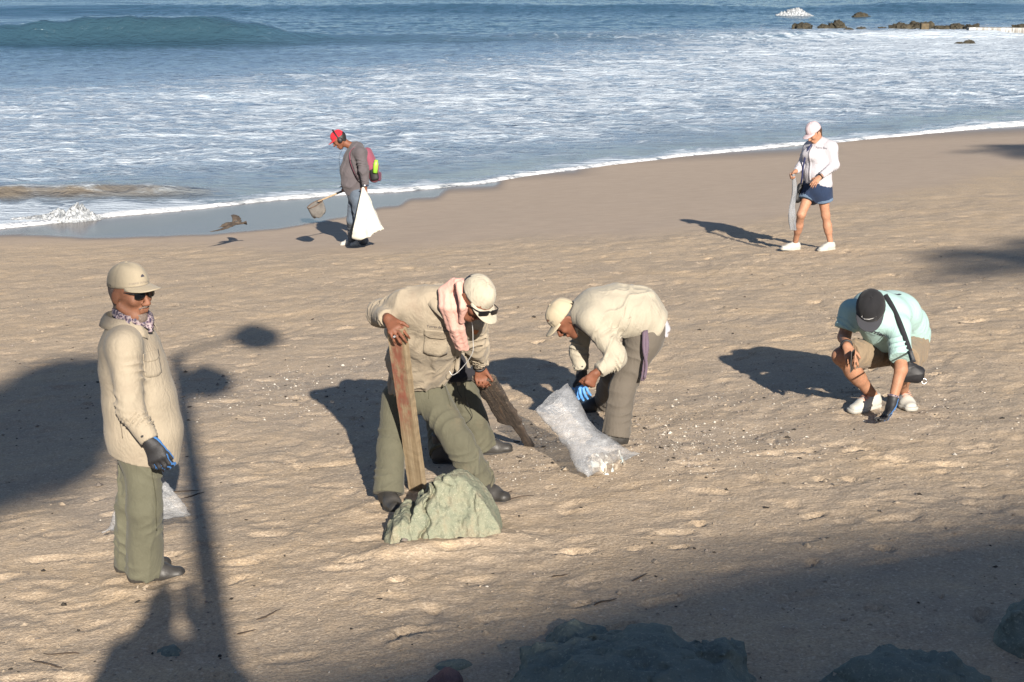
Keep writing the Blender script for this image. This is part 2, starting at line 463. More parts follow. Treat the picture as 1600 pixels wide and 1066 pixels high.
af, ab, ao, abd, afc = t.attr('foam'), t.attr('brown'), t.attr('off'), t.attr('bead'), t.attr('face')
warp = t.n('TexNoise', Vector=t.scale(p, (0.55, 0.75, 0.3)), Scale=1.0, Detail=4.0).outputs['Color']
wv = t.n('VectorMath', _operation='MULTIPLY_ADD', i0=warp, i1=(1.9, 1.9, 0.0), i2=p).outputs[0]
wv = t.n('VectorMath', _operation='MULTIPLY', i0=wv, i1=(1, 1, 0.0)).outputs[0]
v1 = t.n('TexVoronoi', Vector=t.scale(wv, (0.62, 0.95, 1)), Scale=1.0, _feature='DISTANCE_TO_EDGE').outputs['Distance']
v2 = t.n('TexVoronoi', Vector=t.scale(wv, (1.9, 2.6, 1)), Scale=1.0, _feature='DISTANCE_TO_EDGE').outputs['Distance']
pn = t.noise(t.scale(p, (0.22, 0.42, 0.2)), 1.0, 5, 0.6, 0.5)
pf = t.noise(t.scale(p, (1.3, 2.4, 1)), 1.0, 6, 0.66, 0.6)
lace = t.math('MAXIMUM', t.rng(v1, 0.0, 0.20, 1.0, 0.0), t.rng(v2, 0.0, 0.16, 0.8, 0.0))
dens = t.math('ADD', t.math('MULTIPLY', af, 0.74), t.math('MULTIPLY', t.math('SUBTRACT', pn, 0.5), 0.85))
val = t.math('ADD', t.math('ADD', t.math('MULTIPLY', lace, 0.42), t.math('MULTIPLY', t.math('SUBTRACT', pf, 0.5), 0.95)), dens)
fmask = t.rng(val, 0.42, 1.0, 0.0, 0.92, True)
fmask = t.math('MULTIPLY', fmask, t.rng(af, 0.02, 0.3))
fmask = t.math('MAXIMUM', fmask, t.math('MULTIPLY', abd, t.rng(pf, 0.36, 0.56)))
deep = t.ramp(t.rng(ao, 0, 70), (0.0, (0.135, 0.160, 0.175)), (0.08, (0.150, 0.195, 0.245)), (0.30, (0.170, 0.225, 0.295)), (0.55, (0.105, 0.160, 0.225)), (0.80, (0.035, 0.080, 0.125)), (1.0, (0.026, 0.068, 0.108)))
milky = t.math('MULTIPLY', t.rng(t.noise(t.scale(p, (0.10, 0.26, 0.1)), 1.0, 5, 0.6, 0.8), 0.42, 0.62), t.rng(af, 0.2, 0.7))
deep = t.mix(t.math('MULTIPLY', milky, 0.8), deep, (0.27, 0.335, 0.405))
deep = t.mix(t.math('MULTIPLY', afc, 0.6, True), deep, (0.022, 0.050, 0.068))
deep = t.mix(ab, deep, (0.115, 0.092, 0.064))
b1 = t.noise(t.scale(p, (1.1, 2.4, 1)), 1.0, 5, 0.6, 0.5)
b2 = t.noise(t.scale(p, (5, 9, 4)), 1.0, 4, 0.6, 0.3)
hb = t.math('ADD', b1, t.math('MULTIPLY', b2, 0.28))
nb = t.bump(hb, 0.75, 0.26)
nb = t.bump(t.math('MULTIPLY', fmask, t.noise(p, 9, 4, 0.65)), 0.5, 0.10, nb)
foamc = t.mix(t.rng(abd, 0, 1), t.ramp(fmask, (0.2, (0.27, 0.335, 0.405)), (1.0, (0.47, 0.53, 0.59))), (0.62, 0.64, 0.66))
t.set(Base__Color=t.mix(fmask, deep, foamc), Roughness=t.rng(fmask, 0, 1, 0.10, 0.75), Normal=nb, IOR=1.333)
t.set(**{'Specular IOR Level': t.rng(fmask, 0, 1, 0.5, 0.15)})
sea_mat = t.m
sea = link('sea_water', sea_me, sea_mat)
tag(sea, 'blue grey sea with lacy white surf running up the sand', kind='structure')
# ------------------------------------------------------------------ soft bodies: distance fields turned into one continuous mesh
f32 = np.float32
class Sdf:
    def __init__(s): s.ops = []; s.lo = []; s.hi = []
    def _bb(s, pts, r):
        pts = np.asarray(pts); s.lo.append(pts.min(0) - r); s.hi.append(pts.max(0) + r)
    def add(s, fn, k=0.02, op='u'): s.ops.append((fn, k, op)); return s
    def rc(s, a, b, ra, rb, k=0.02, op='u', flat=0, rip=None):
        """tapered limb a->b; flat=1 cuts it square at b; rip=(amp, waves, t0, t1, seed): cloth rings bunched between t0 and t1"""
        a = np.asarray(a, float); b = np.asarray(b, float); L = np.linalg.norm(b - a) + 1e-9; ax = (b - a) / L
        if op == 'u': s._bb([a, b], max(ra, rb) + 0.03)
        a_ = a.astype(f32); ax_ = ax.astype(f32); L = float(L)
        e1 = nrm(np.cross(ax, (0.31, 0.72, 0.62))); e2 = np.cross(ax, e1)
        e1 = e1.astype(f32); e2 = e2.astype(f32)
        def fn(P):
            q = P - a_; w = q @ ax_; tt = np.clip(w / L, 0, 1)
            r = ra + (rb - ra) * tt
            if rip is not None:
                am, wv, t0, t1, sd = rip
                ang = np.arctan2(q @ e2, q @ e1); tr = w / L
                env = np.exp(-(((tr - 0.5 * (t0 + t1)) / (0.5 * (t1 - t0))) ** 2) ** 2)
                ph = tr * wv * 3.1416 + ang * (1.0 if int(sd) % 2 else -1.0) * 1.0 + 0.9 * np.sin(2 * ang + sd) + 0.7 * np.sin(tr * 9 + sd * 3)
                gate = np.clip(0.30 + 0.85 * np.sin(ang + sd * 2.3 + 5 * tr), 0, 1)
                r = r + am * env * gate * ((1 - np.abs(np.sin(ph))) ** 1.7 * 1.9 - 0.45)
            o = q - tt[:, None] * L * ax_
            d = np.sqrt((o * o).sum(1)) - r
            if flat:
                rad = q - w[:, None] * ax_
                d = np.maximum(np.where(w > L, np.sqrt((rad * rad).sum(1)) - r, d), w - L)
            return d
        return s.add(fn, k, op)
    def ec(s, a, b, u, A, B, k=0.03, op='u'):
        """elliptic trunk piece: half widths A=(along u, across) at a and B at b"""
        a = np.asarray(a, float); b = np.asarray(b, float); L = float(np.linalg.norm(b - a) + 1e-9); ax = (b - a) / L
        u = nrm(np.asarray(u, float) - ax * np.dot(u, ax)); v = np.cross(ax, u)
        if op == 'u': s._bb([a, b], max(max(A), max(B)) + 0.03)
        a_, ax_, u_, v_ = (z.astype(f32) for z in (a, ax, u, v))
        mn = min(min(A), min(B))
        def fn(P):
            q = P - a_; w = q @ ax_; t = np.clip(w / L, 0, 1)
            ru = A[0] + (B[0] - A[0]) * t; rv = A[1] + (B[1] - A[1]) * t
            dw = (w - t * L) / np.minimum(ru, rv)
            kk = np.sqrt(((q @ u_) / ru) ** 2 + ((q @ v_) / rv) ** 2 + dw * dw)
            return (kk - 1) * np.minimum(ru, rv)
        return s.add(fn, k, op)
    def el(s, c, R, rad, k=0.02, op='u'):
        c = np.asarray(c, float); R = np.asarray(R, float).astype(f32); rad = np.asarray(rad, f32)
        if op == 'u': s._bb([c], float(rad.max()) + 0.03)
        c_ = c.astype(f32); mn = float(rad.min())
        def fn(P):
            q = ((P - c_) @ R.T) / rad
            return (np.sqrt((q * q).sum(1)) - 1) * mn
        return s.add(fn, k, op)
    def half(s, p, n, op='i', k=0.0):
        """keep the side the normal points away from"""
        p = np.asarray(p, f32); n = nrm(n).astype(f32)
        return s.add(lambda P: (P - p) @ n, k, op)
    def folds(s, amp, seed=0, wave=0.07, along=(0, 0, 1), stretch=3.0, cover=0.5):
        """wandering creases: long in 'along', wave metres apart across it"""
        al = nrm(along); e1 = nrm(np.cross(al, (0.27, 0.9, 0.13))); e2 = np.cross(al, e1)
        M = np.stack([e1 / wave, e2 / wave, al / (wave * stretch)], 0)
        def fn(P):
            q = P.astype(np.float64) @ M.T
            q = q + 0.55 * np.stack([noise3(q * 0.45 + 7, seed + 5), noise3(q * 0.45 + 3, seed + 6), 0 * q[:, 0]], 1)
            n = noise3(q, seed); m = noise3(q * 0.33 + 9, seed + 2); n2 = noise3(q * 1.9 + 4, seed + 3)
            env = np.clip(0.5 + m * 1.3 + (cover - 0.5), 0, 1.2)
            crease = np.exp(-(n / 0.16) ** 2) * 1.15 + 0.45 * np.exp(-(n2 / 0.2) ** 2) - 0.55
            return (-(amp * crease * env)).astype(f32)
        s.ops.append((fn, 0, 'd')); return s
    def ev(s, P):
        d = None
        for fn, k, op in s.ops:
            v = fn(P)
            if op == 'd':
                d = d + v
                continue
            if d is None: d = v; continue
            if op == 'u':
                if k > 0:
                    h = np.maximum(k - np.abs(d - v), 0) / k; d = np.minimum(d, v) - h * h * k * 0.25
                else: d = np.minimum(d, v)
            elif op == 's':
                v = -v
                if k > 0:
                    h = np.maximum(k - np.abs(d - v), 0) / k; d = np.maximum(d, v) + h * h * k * 0.25
                else: d = np.maximum(d, v)
            elif op == 'i': d = np.maximum(d, v)
        return d
    def mesh(s, name, h=0.008, pad=0.03):
        h = h * 1.15 if h >= 0.006 else h
        lo = np.min(s.lo, 0) - pad; hi = np.max(s.hi, 0) + pad
        B = 6; nb = np.ceil((hi - lo) / (h * B)).astype(int) + 1
        D = np.empty(nb * B + 1, f32)
        cx = [lo[i] + (np.arange(nb[i]) + 0.5) * B * h for i in range(3)]
        Cg = np.stack(np.meshgrid(*cx, indexing='ij'), -1).reshape(-1, 3).astype(f32)
        dc = s.ev0(Cg)
        R = h * B * 0.9 * 1.15 + 0.022
        keep = np.abs(dc) < R
        D[:-1, :-1, :-1] = np.repeat(np.repeat(np.repeat(dc.reshape(nb), B, 0), B, 1), B, 2)
        D[-1] = 1; D[:, -1] = 1; D[:, :, -1] = 1
        kb = np.argwhere(keep.reshape(nb))
        o = np.stack(np.meshgrid(*[np.arange(B)] * 3, indexing='ij'), -1).reshape(-1, 3)
        for c0 in range(0, len(kb), 1500):
            idx = (kb[c0:c0 + 1500, None, :] * B + o[None]).reshape(-1, 3)
            P = (lo + idx * h).astype(f32)
            D[idx[:, 0], idx[:, 1], idx[:, 2]] = s.ev(P)
        return nets(name, D, lo, h)
    def ev0(s, P):
        ops = s.ops; s.ops = [o for o in ops if o[2] != 'd']
        d = s.ev(P); s.ops = ops
        return d
def nets(name, D, lo, h):
    S = D < 0
    n = np.array(D.shape)
    cnt = np.zeros(n - 1, np.int8)
    for a in (0, 1):
        for b in (0, 1):
            for c in (0, 1): cnt += S[a:n[0] - 1 + a, b:n[1] - 1 + b, c:n[2] - 1 + c]
    act = np.argwhere((cnt > 0) & (cnt < 8))
    vid = np.full(n - 1, -1, np.int32); vid[act[:, 0], act[:, 1], act[:, 2]] = np.arange(len(act))
    acc = np.zeros((len(act), 3)); m = np.zeros(len(act))
    off = [(a, b, c) for a in (0, 1) for b in (0, 1) for c in (0, 1)]
    val = {o: D[act[:, 0] + o[0], act[:, 1] + o[1], act[:, 2] + o[2]].astype(float) for o in off}
    for o in off:
        for axi in range(3):
            if o[axi]: continue
            q = list(o); q[axi] = 1; q = tuple(q)
            d0, d1 = val[o], val[q]; cr = (d0 < 0) != (d1 < 0)
            tt = np.where(cr, d0 / np.where(cr, d0 - d1, 1), 0)
            pp = np.tile(np.array(o, float), (len(act), 1)); pp[:, axi] += tt
            acc += pp * cr[:, None]; m += cr
    verts = lo + (act + acc / m[:, None]) * h
    quads = []
    for axi in range(3):
        b, c = [(1, 2), (2, 0), (0, 1)][axi]
        sl0 = [slice(1, n[i] - 1) for i in range(3)]; sl1 = list(sl0)
        sl0[axi] = slice(0, n[axi] - 1); sl1[axi] = slice(1, n[axi])
        A, Bv = S[tuple(sl0)], S[tuple(sl1)]
        base = np.array([1, 1, 1]); base[axi] = 0
        e = np.argwhere(A != Bv) + base
        if not len(e): continue
        ins = S[e[:, 0], e[:, 1], e[:, 2]]
        def cell(db, dc):
            q = e.copy(); q[:, b] += db; q[:, c] += dc
            return vid[q[:, 0], q[:, 1], q[:, 2]]
        Q = np.stack([cell(-1, -1), cell(0, -1), cell(0, 0), cell(-1, 0)], 1)
        Q[~ins] = Q[~ins][:, ::-1]
        quads.append(Q)
    quads = np.concatenate(quads)
    quads = quads[(quads >= 0).all(1)]
    return mesh_np(name, verts, quads)

def frame(fwd, up):
    """rows: right, forward, up of something that faces fwd"""
    f = nrm(fwd); r = nrm(np.cross(f, up)); u = np.cross(r, f)
    return np.stack([r, f, u])

def add_head(S, c, F, sc=1.0, jaw=1.0, k=0.012):
    """head centred at c (between the ears), frame rows F = right, forward, up"""
    L = lambda x, y, z: np.asarray(c) + sc * (x * F[0] + y * F[1] + z * F[2])
    r = lambda *a: tuple(sc * q for q in a)
    S.el(L(0, -0.012, 0.038), F, r(0.076, 0.096, 0.088), 0.02)
    S.ec(L(0, 0.03, 0.03), L(0, 0.048, -0.078), F[0], r(0.066, 0.060), r(0.036 * jaw, 0.036), 0.035)
    S.el(L(0, 0.064, -0.098), F, r(0.024 * jaw, 0.018, 0.017), 0.025)
    for sgn in (-1, 1):
        S.rc(L(sgn * 0.062, -0.005, -0.045), L(sgn * 0.03, 0.05, -0.088), sc * 0.016, sc * 0.016, 0.03)
        S.el(L(sgn * 0.040, 0.070, -0.012), F, r(0.022, 0.018, 0.020), 0.025)
        S.el(L(sgn * 0.032, 0.098, 0.018), F, r(0.019, 0.016, 0.013), 0.014, 's')
        S.el(L(sgn * 0.031, 0.080, 0.018), F, r(0.014, 0.013, 0.0115), 0.003)
        S.rc(L(sgn * 0.012, 0.092, 0.036), L(sgn * 0.048, 0.076, 0.036), sc * 0.010, sc * 0.009, 0.015)
        S.el(L(sgn * 0.014, 0.103, -0.026), F, r(0.010, 0.012, 0.009), 0.008)
        E = np.stack([nrm(F[0] * sgn + F[1] * 0.25), nrm(F[1] - F[0] * sgn * 0.25), F[2]])
        S.el(L(sgn * 0.080, -0.012, 0.002), E, r(0.009, 0.020, 0.033), 0.008)
        S.el(L(sgn * 0.090, -0.006, 0.006), E, r(0.007, 0.010, 0.018), 0.006, 's')
    S.rc(L(0, 0.090, 0.022), L(0, 0.116, -0.022), sc * 0.0095, sc * 0.0125, 0.010)
    S.rc(L(-0.02, 0.090, -0.052), L(0.02, 0.090, -0.052), sc * 0.0075, sc * 0.0075, 0.006)
    S.rc(L(-0.016, 0.088, -0.064), L(0.016, 0.088, -0.064), sc * 0.0085, sc * 0.0085, 0.006)
    S.rc(L(-0.024, 0.101, -0.058), L(0.024, 0.101, -0.058), sc * 0.003, sc * 0.003, 0.004, 's')

def add_hand(S, w, d, n, th, sc=1.0, curl=(0.5, 0.7, 0.5), spread=0.08, thumb=(0.8, 0.5, 0.35), tcurl=0.4, fat=1.0, cuff=0.02, curls=None):
    """hand at wrist w; d: to the knuckles, n: the way the palm faces, th: thumb side. curl = bend at the three joints"""
    d = nrm(d); n = nrm(np.asarray(n, float) - d * np.dot(n, d)); t = nrm(np.asarray(th, float) - d * np.dot(th, d) - n * np.dot(th, n))
    w = np.asarray(w, float)
    K = w + d * 0.088 * sc
    S.ec(w + d * 0.008, K - d * 0.006 * sc, t, (0.027 * sc * fat, 0.019 * sc * fat), (0.040 * sc * fat, 0.0135 * sc * fat), 0.02)
    S.rc(w + d * 0.02 * sc + t * 0.022 * sc + n * 0.006, w + d * 0.05 * sc + t * 0.034 * sc + n * 0.010, 0.016 * sc * fat, 0.013 * sc * fat, 0.015)
    lens = (0.098, 0.108, 0.100, 0.078); offs = (0.030, 0.0105, -0.0095, -0.029)
    for i in range(4):
        cs = curls[i] if curls else curl
        base = K + t * offs[i] * sc * fat - d * (0.004 + 0.05 * abs(offs[i])) * sc
        dirn = nrm(d + t * spread * (1.5 - i)); ang = 0; p = base
        rr = (0.0092, 0.0095, 0.009, 0.008)[i] * sc * fat
        for j, fr in enumerate((0.44, 0.31, 0.25)):
            ang += cs[j]
            dd = dirn * math.cos(ang) + n * math.sin(ang)
            q = p + dd * lens[i] * fr * sc
            S.rc(p, q, rr * (1 - 0.08 * j), rr * (1 - 0.08 * (j + 1)), 0.006 if j else 0.009)
            p = q
    tb = w + d * 0.045 * sc + t * 0.034 * sc + n * 0.008
    td = nrm(t * thumb[0] + d * thumb[1] + n * thumb[2])
    p1 = tb + td * 0.036 * sc
    td2 = nrm(td * math.cos(tcurl) + nrm(n * 0.6 + d * 0.6 - t * 0.4) * math.sin(tcurl))
    p2 = p1 + td2 * 0.032 * sc
    S.rc(tb, p1, 0.0125 * sc * fat, 0.0105 * sc * fat, 0.008)
    S.rc(p1, p2, 0.0105 * sc * fat, 0.0085 * sc * fat, 0.006)
    return K

def lathe_cap(name, parent, c, F, mat, rx=0.083, ry=0.103, hgt=0.10, brim=0.075, tilt=0.0, curve=0.55, mat_brim=None, squash=1.0, flatb=False, label=None, front_tall=0.10, bw=1.12, drop=0.24):
    """baseball cap: six seamed panels, button, curved brim. c = centre of the band plane"""
    c = np.asarray(c, float); F = np.asarray(F, float)
    if tilt:
        ca, sa = math.cos(tilt), math.sin(tilt)
        F = np.stack([F[0], F[1] * ca - F[2] * sa, F[2] * ca + F[1] * sa])
    nu, nv = 72, 16
    vs_ = []
    for i in range(nu):
        a = 2 * math.pi * i / nu
        for j in range(nv):
            e = (j / (nv - 1)) * 0.985
            pr = math.cos(e * math.pi / 2) ** 0.78
            z = hgt * math.sin(e * math.pi / 2) ** 1.0
            seam = abs(((a / (math.pi / 3)) + 0.5) % 1 - 0.5)
            k = 1 - 0.036 * math.exp(-(seam / 0.04) ** 2) * min(1, 4 * (1 - e))
            fr = max(0, math.sin(a)) ** 2 * front_tall
            nz = 0.006 * math.sin(3.3 * a + 5 * e) * math.sin(2 * e * 3)
            vs_.append(c + F[0] * (rx * pr * k * math.cos(a)) + F[1] * (ry * pr * k * math.sin(a) * (1 + fr * e)) + F[2] * (z * (1 + 0.6 * fr * (1 - e)) + nz * 0.4))
    q = grid_faces(nu, nv, True)
    me = mesh_np('cap_crown', vs_ + [c + F[2] * hgt * 1.0], q, True, [((i + 1) % nu * nv + nv - 1, len(vs_), i * nv + nv - 1) for i in range(nu)])
    o = solid(link(name, me, mat, parent), 0.003, -1)
    if label: o['label'] = label
    vb = []; na, nr = 41, 9
    for i in range(na):
        s_ = (i / (na - 1)) * 2 - 1
        a = math.pi / 2 - s_ * bw
        for j in range(nr):
            tt = j / (nr - 1)
            ext = brim * (1 - abs(s_) ** 2.6) ** 0.5
            x0, y0 = rx * 0.995 * math.cos(a), ry * 0.995 * math.sin(a)
            x = x0 * (1 + 0.10 * tt * (1 - abs(s_))); y = y0 + ext * tt
            z = 0.006 - (curve * 3.2) * (x * x) * tt ** 0.6 - ext * tt * drop + 0.018 * math.sin(a) * 0
            vb.append(c + F[0] * x + F[1] * y + F[2] * z)
    mb = mesh_np('cap_brim', vb, grid_faces(na, nr))
    solid(link('brim', mb, mat_brim or mat, o), 0.0045, 0)
    bm = bmesh.new(); bmesh.ops.create_uvsphere(bm, u_segments=12, v_segments=8, radius=0.008)
    bmesh.ops.scale(bm, vec=(1, 1, 0.6), verts=bm.verts); mt = bpy.data.meshes.new('cap_button'); bm.to_mesh(mt); bm.free()
    mt.transform(Matrix.Translation(Vector(c + F[2] * (hgt + 0.002))) @ Matrix(F.T.tolist()).to_4x4())
    link('button', mt, mat, o)
    return o

# ------------------------------------------------------------------ printing and patches laid on cloth
def bvh_of(me):
    n = len(me.vertices); co = np.empty(n * 3, f32); me.vertices.foreach_get('co', co); co = co.reshape(-1, 3)
    return BVHTree.FromPolygons([tuple(v) for v in co.tolist()], [tuple(p.vertices) for p in me.polygons])
def drape(bvh, o, u, v, pts, dirn, off):
    o = np.asarray(o, float); u = nrm(u); dirn = nrm(dirn); v = np.asarray(v, float)
    out = []; last = None
    for a, b in pts:
        s = o + a * u + b * v - dirn * 0.35
        hit = bvh.ray_cast(Vector(s), Vector(dirn), 0.9)
        if hit[0] is None: p = Vector(o + a * u + b * v) if last is None else Vector(o + a * u + b * v + dirn * last)
        else:
            p = hit[0] - Vector(dirn) * off; last = float(np.dot(np.array(hit[0]) - (o + a * u + b * v), dirn))
        out.append(p)
    return out
def patch(name, bvh, o, u, v, dirn, w, h, mat, parent, off=0.003, th=0.003, cut=0.0, nx=12, ny=8, shape=None):
    """a piece of cloth w x h lying on the surface; cut = slanted lower corners"""
    pts = []
    for i in range(nx):
        for j in range(ny):
            s, tt = i / (nx - 1) - 0.5, j / (ny - 1)
            a, b = s * w, -tt * h
            if cut: b *= 1 - cut * max(0, abs(s) * 2 - 0.55) / 0.45
            if shape: a, b = shape(s, tt)
            pts.append((a, b))
    vv = drape(bvh, o, u, v, pts, dirn, off)
    ob = link(name, mesh_np(name, np.array([tuple(q) for q in vv]), grid_faces(nx, ny)), mat, parent)
    solid(ob, th, 0)
    return ob
def print_text(name, txt, size, bvh, o, u, v, dirn, mat, parent, off=0.002, bend=0.0, bold=0.0):
    cu = bpy.data.curves.new('lettering', 'FONT'); cu.body = txt; cu.size = size; cu.align_x = 'CENTER'; cu.align_y = 'CENTER'
    cu.offset = bold; cu.resolution_u = 3
    ob = bpy.data.objects.new('lettering', cu); C.objects.link(ob)
    me = bpy.data.meshes.new_from_object(ob.evaluated_get(bpy.context.evaluated_depsgraph_get()))
    bpy.data.objects.remove(ob); bpy.data.curves.remove(cu)
    pts = [(q.co.x, q.co.y + bend * q.co.x * q.co.x) for q in me.vertices]
    vv = drape(bvh, o, u, v, pts, dirn, off)
    for q, c_ in zip(me.vertices, vv): q.co = c_
    me.materials.clear()
    return link(name, me, mat, parent)
def print_shape(name, outline, bvh, o, u, v, dirn, mat, parent, off=0.002):
    n = len(outline) // 2
    pts = []
    for i in range(n): pts += [outline[i], outline[-1 - i]]
    vv = drape(bvh, o, u, v, pts, dirn, off)
    return link(name, mesh_np(name, np.array([tuple(q) for q in vv]), [(2 * i, 2 * i + 1, 2 * i + 3, 2 * i + 2) for i in range(n - 1)], False), mat, parent)
def tube(name, pts, r, mat, parent=None, n=8, taper=None, closed=False):
    pts = np.array(pts, float); m = len(pts)
    tg = np.gradient(pts, axis=0); ref = V(0.3, 0.2, 0.93)
    vs_ = []
    e1 = nrm(np.cross(tg[0], ref))
    for i in range(m):
        tt = nrm(tg[i]); e1 = nrm(e1 - tt * np.dot(e1, tt)); e2 = np.cross(tt, e1)
        rr = r if taper is None else r * taper[i]
        for j in range(n):
            a = 2 * math.pi * j / n; vs_.append(pts[i] + rr * (math.cos(a) * e1 + math.sin(a) * e2))
    q = [(i * n + j, i * n + (j + 1) % n, (i + 1) * n + (j + 1) % n, (i + 1) * n + j) for i in range(m - 1) for j in range(n)]
    ca, cb = len(vs_), len(vs_) + 1; vs_ += [pts[0], pts[-1]]
    tr = [(ca, (j + 1) % n, j) for j in range(n)] + [(cb, (m - 1) * n + j, (m - 1) * n + (j + 1) % n) for j in range(n)]
    me = mesh_np(name, vs_, q, True, tr)
    return link(name, me, mat, parent) if parent is not False else me
def ribbon(name, pts, wdir, w, th, mat, parent):
    """a flat strap along pts, w wide in wdir"""
    pts = np.array(pts, float); vs_ = []
    for i, p in enumerate(pts):
        wd = nrm(wdir[i] if isinstance(wdir, list) else wdir)
        for k in (-0.5, 0.5): vs_.append(p + wd * w * k)
    return solid(link(name, mesh_np(name, vs_, grid_faces(len(pts), 2)), mat, parent), th, 0)
def curve_pts(ctrl, n=24):
    """smooth curve through the control points"""
    c = np.array(ctrl, float); m = len(c)
    P = np.vstack([2 * c[0] - c[1], c, 2 * c[-1] - c[-2]]); out = []
    for tt in np.linspace(0, m - 1 - 1e-6, n):
        i = int(tt); s = tt - i; a, b, d, e = P[i], P[i + 1], P[i + 2], P[i + 3]
        out.append(0.5 * (2 * b + (d - a) * s + (2 * a - 5 * b + 4 * d - e) * s * s + (3 * b - a - 3 * d + e) * s ** 3))
    return np.array(out)
def boxme(name, lo, hi, bev=0.0):
    bm = bmesh.new(); bmesh.ops.create_cube(bm, size=1)
    lo, hi = np.array(lo, float), np.array(hi, float)
    for q in bm.verts: q.co = Vector((lo + hi) / 2 + (hi - lo) * np.array(q.co))
    if bev: bmesh.ops.bevel(bm, geom=bm.edges[:], offset=bev, segments=2, affect='EDGES', profile=0.6)
    me = bpy.data.meshes.new(name); bm.to_mesh(me); bm.free()
    return me
# ------------------------------------------------------------------ people: materials
M_BEIGE = cloth('khaki_shirt_cotton', (0.275, 0.235, 0.178), 0.08, 0.38, (0.225, 0.185, 0.14))
M_BEIGE2 = cloth('worn_shirt_cotton', (0.262, 0.222, 0.168), 0.10, 0.42, (0.185, 0.14, 0.105))
M_CREAM = cloth('cream_shirt_cotton', (0.31, 0.28, 0.222), 0.06, 0.34)
M_OLIVE = cloth('olive_trouser_twill', (0.096, 0.094, 0.066), 0.10, 0.3)
M_OLIVE2 = cloth('dusty_olive_twill', (0.084, 0.081, 0.057), 0.12, 0.35, (0.12, 0.10, 0.068))
M_TAUPE = cloth('taupe_trouser_twill', (0.098, 0.085, 0.070), 0.08, 0.28)
M_CAPB = cloth('cap_beige_cotton', (0.30, 0.255, 0.185), 0.05, 0.12)
M_CAPW = cloth('cap_ivory_cotton', (0.36, 0.325, 0.255), 0.09, 0.4, (0.27, 0.22, 0.16))
M_CAPC = cloth('cap_cream_cotton', (0.36, 0.305, 0.215), 0.05, 0.15)
M_CAPK = cloth('cap_black_cotton', (0.014, 0.014, 0.016), 0.2, 0.1)
M_CAPG = cloth('cap_brim_charcoal', (0.035, 0.036, 0.042), 0.1, 0.1)
M_CAPR = cloth('cap_red_cotton', (0.42, 0.018, 0.03), 0.1, 0.1)
M_CAPP = cloth('cap_blush_cotton', (0.41, 0.33, 0.35), 0.05, 0.1)
M_PINK = cloth('pink_towel', (0.52, 0.30, 0.25), 0.12, 0.3)
M_MINT = cloth('mint_jersey', (0.29, 0.43, 0.41), 0.05, 0.35)
M_SHORT = cloth('khaki_short_twill', (0.19, 0.145, 0.098), 0.1, 0.5)
M_WHITE = cloth('white_shirt_cotton', (0.37, 0.36, 0.39), 0.04, 0.4)
M_DENIM = cloth('dark_denim', (0.016, 0.028, 0.062), 0.2, 0.4)
M_DENIMC = cloth('faded_denim_cuff', (0.085, 0.125, 0.185), 0.15, 0.4)
M_JEAN = cloth('grey_blue_jean', (0.075, 0.095, 0.125), 0.25, 0.5, (0.035, 0.04, 0.05))
M_GREY = cloth('grey_jersey', (0.083, 0.074, 0.080), 0.08, 0.4)
M_BLACK = simple('black_nylon', (0.012, 0.012, 0.014), 0.55, 0.2)
M_DARKGL = simple('dark_lens', (0.006, 0.006, 0.007), 0.08, 0.0, spec=0.6)
M_DARKCL = cloth('dark_cloth', (0.018, 0.018, 0.022), 0.2, 0.4)
M_SK1 = skin_mat('tanned_skin', (0.195, 0.096, 0.060))
M_SK2 = skin_mat('deep_tan_skin', (0.155, 0.068, 0.041))
M_SK3 = skin_mat('light_tan_skin', (0.30, 0.165, 0.105))
M_SK4 = skin_mat('fair_tan_skin', (0.34, 0.19, 0.125))
M_HAIR = simple('black_hair', (0.013, 0.011, 0.010), 0.5, 0.3, 60, 0.5, 160)
M_HAIRG = simple('grey_stubble', (0.125, 0.095, 0.08), 0.8, 0.4, 90, 0.4, 200)
M_BOOT = simple('dusty_black_leather', (0.034, 0.032, 0.030), 0.5, 0.5, 12, 0.3, 60)
M_SOLE = simple('boot_rubber', (0.03, 0.028, 0.027), 0.8, 0.3)
M_SNEAK = simple('white_sneaker_leather', (0.38, 0.37, 0.335), 0.5, 0.06)
M_SNEAKS = simple('white_sneaker_sole', (0.34, 0.33, 0.30), 0.6, 0.08)
M_PEACH = simple('peach_laces', (0.50, 0.26, 0.19), 0.8, 0.1)
M_TAUPEP = simple('taupe_suede', (0.20, 0.165, 0.135), 0.9, 0.1)
M_GLVB = cloth('black_knit_glove', (0.013, 0.013, 0.015), 0.2, 0.2)
M_GLVU = simple('blue_rubber_palm', (0.045, 0.155, 0.40), 0.5, 0.15)
M_STEEL = simple('steel', (0.45, 0.45, 0.46), 0.3, 0.1, metal=0.9)
M_PRINTD = simple('dark_print', (0.035, 0.035, 0.05), 0.8, 0.1)
M_PRINTG = simple('grey_thread', (0.16, 0.14, 0.13), 0.8, 0.1)
M_PRINTW = simple('white_print', (0.55, 0.55, 0.55), 0.7, 0.05)
M_SEAM = simple('dark_seam_thread', (0.12, 0.10, 0.075), 0.9, 0.1)  # seam strip in a darker tone than the shirt cotton
M_BUTTON = simple('shirt_button', (0.20, 0.17, 0.13), 0.4, 0.1)
_t = NT('patterned_scarf'); _p = _t.obj()
_v = _t.n('TexVoronoi', Vector=_p, Scale=55.0, _feature='SMOOTH_F1').outputs['Distance']
_t.set(Base__Color=_t.ramp(_t.math('ADD', _t.math('MULTIPLY', _v, 0.6), _t.math('MULTIPLY', _t.noise(_p, 28, 3), 0.6)), (0.42, (0.03, 0.025, 0.05)), (0.5, (0.13, 0.085, 0.11)), (0.58, (0.30, 0.25, 0.25)), (0.66, (0.06, 0.05, 0.08))), Roughness=0.9)
M_SCARF = _t.m

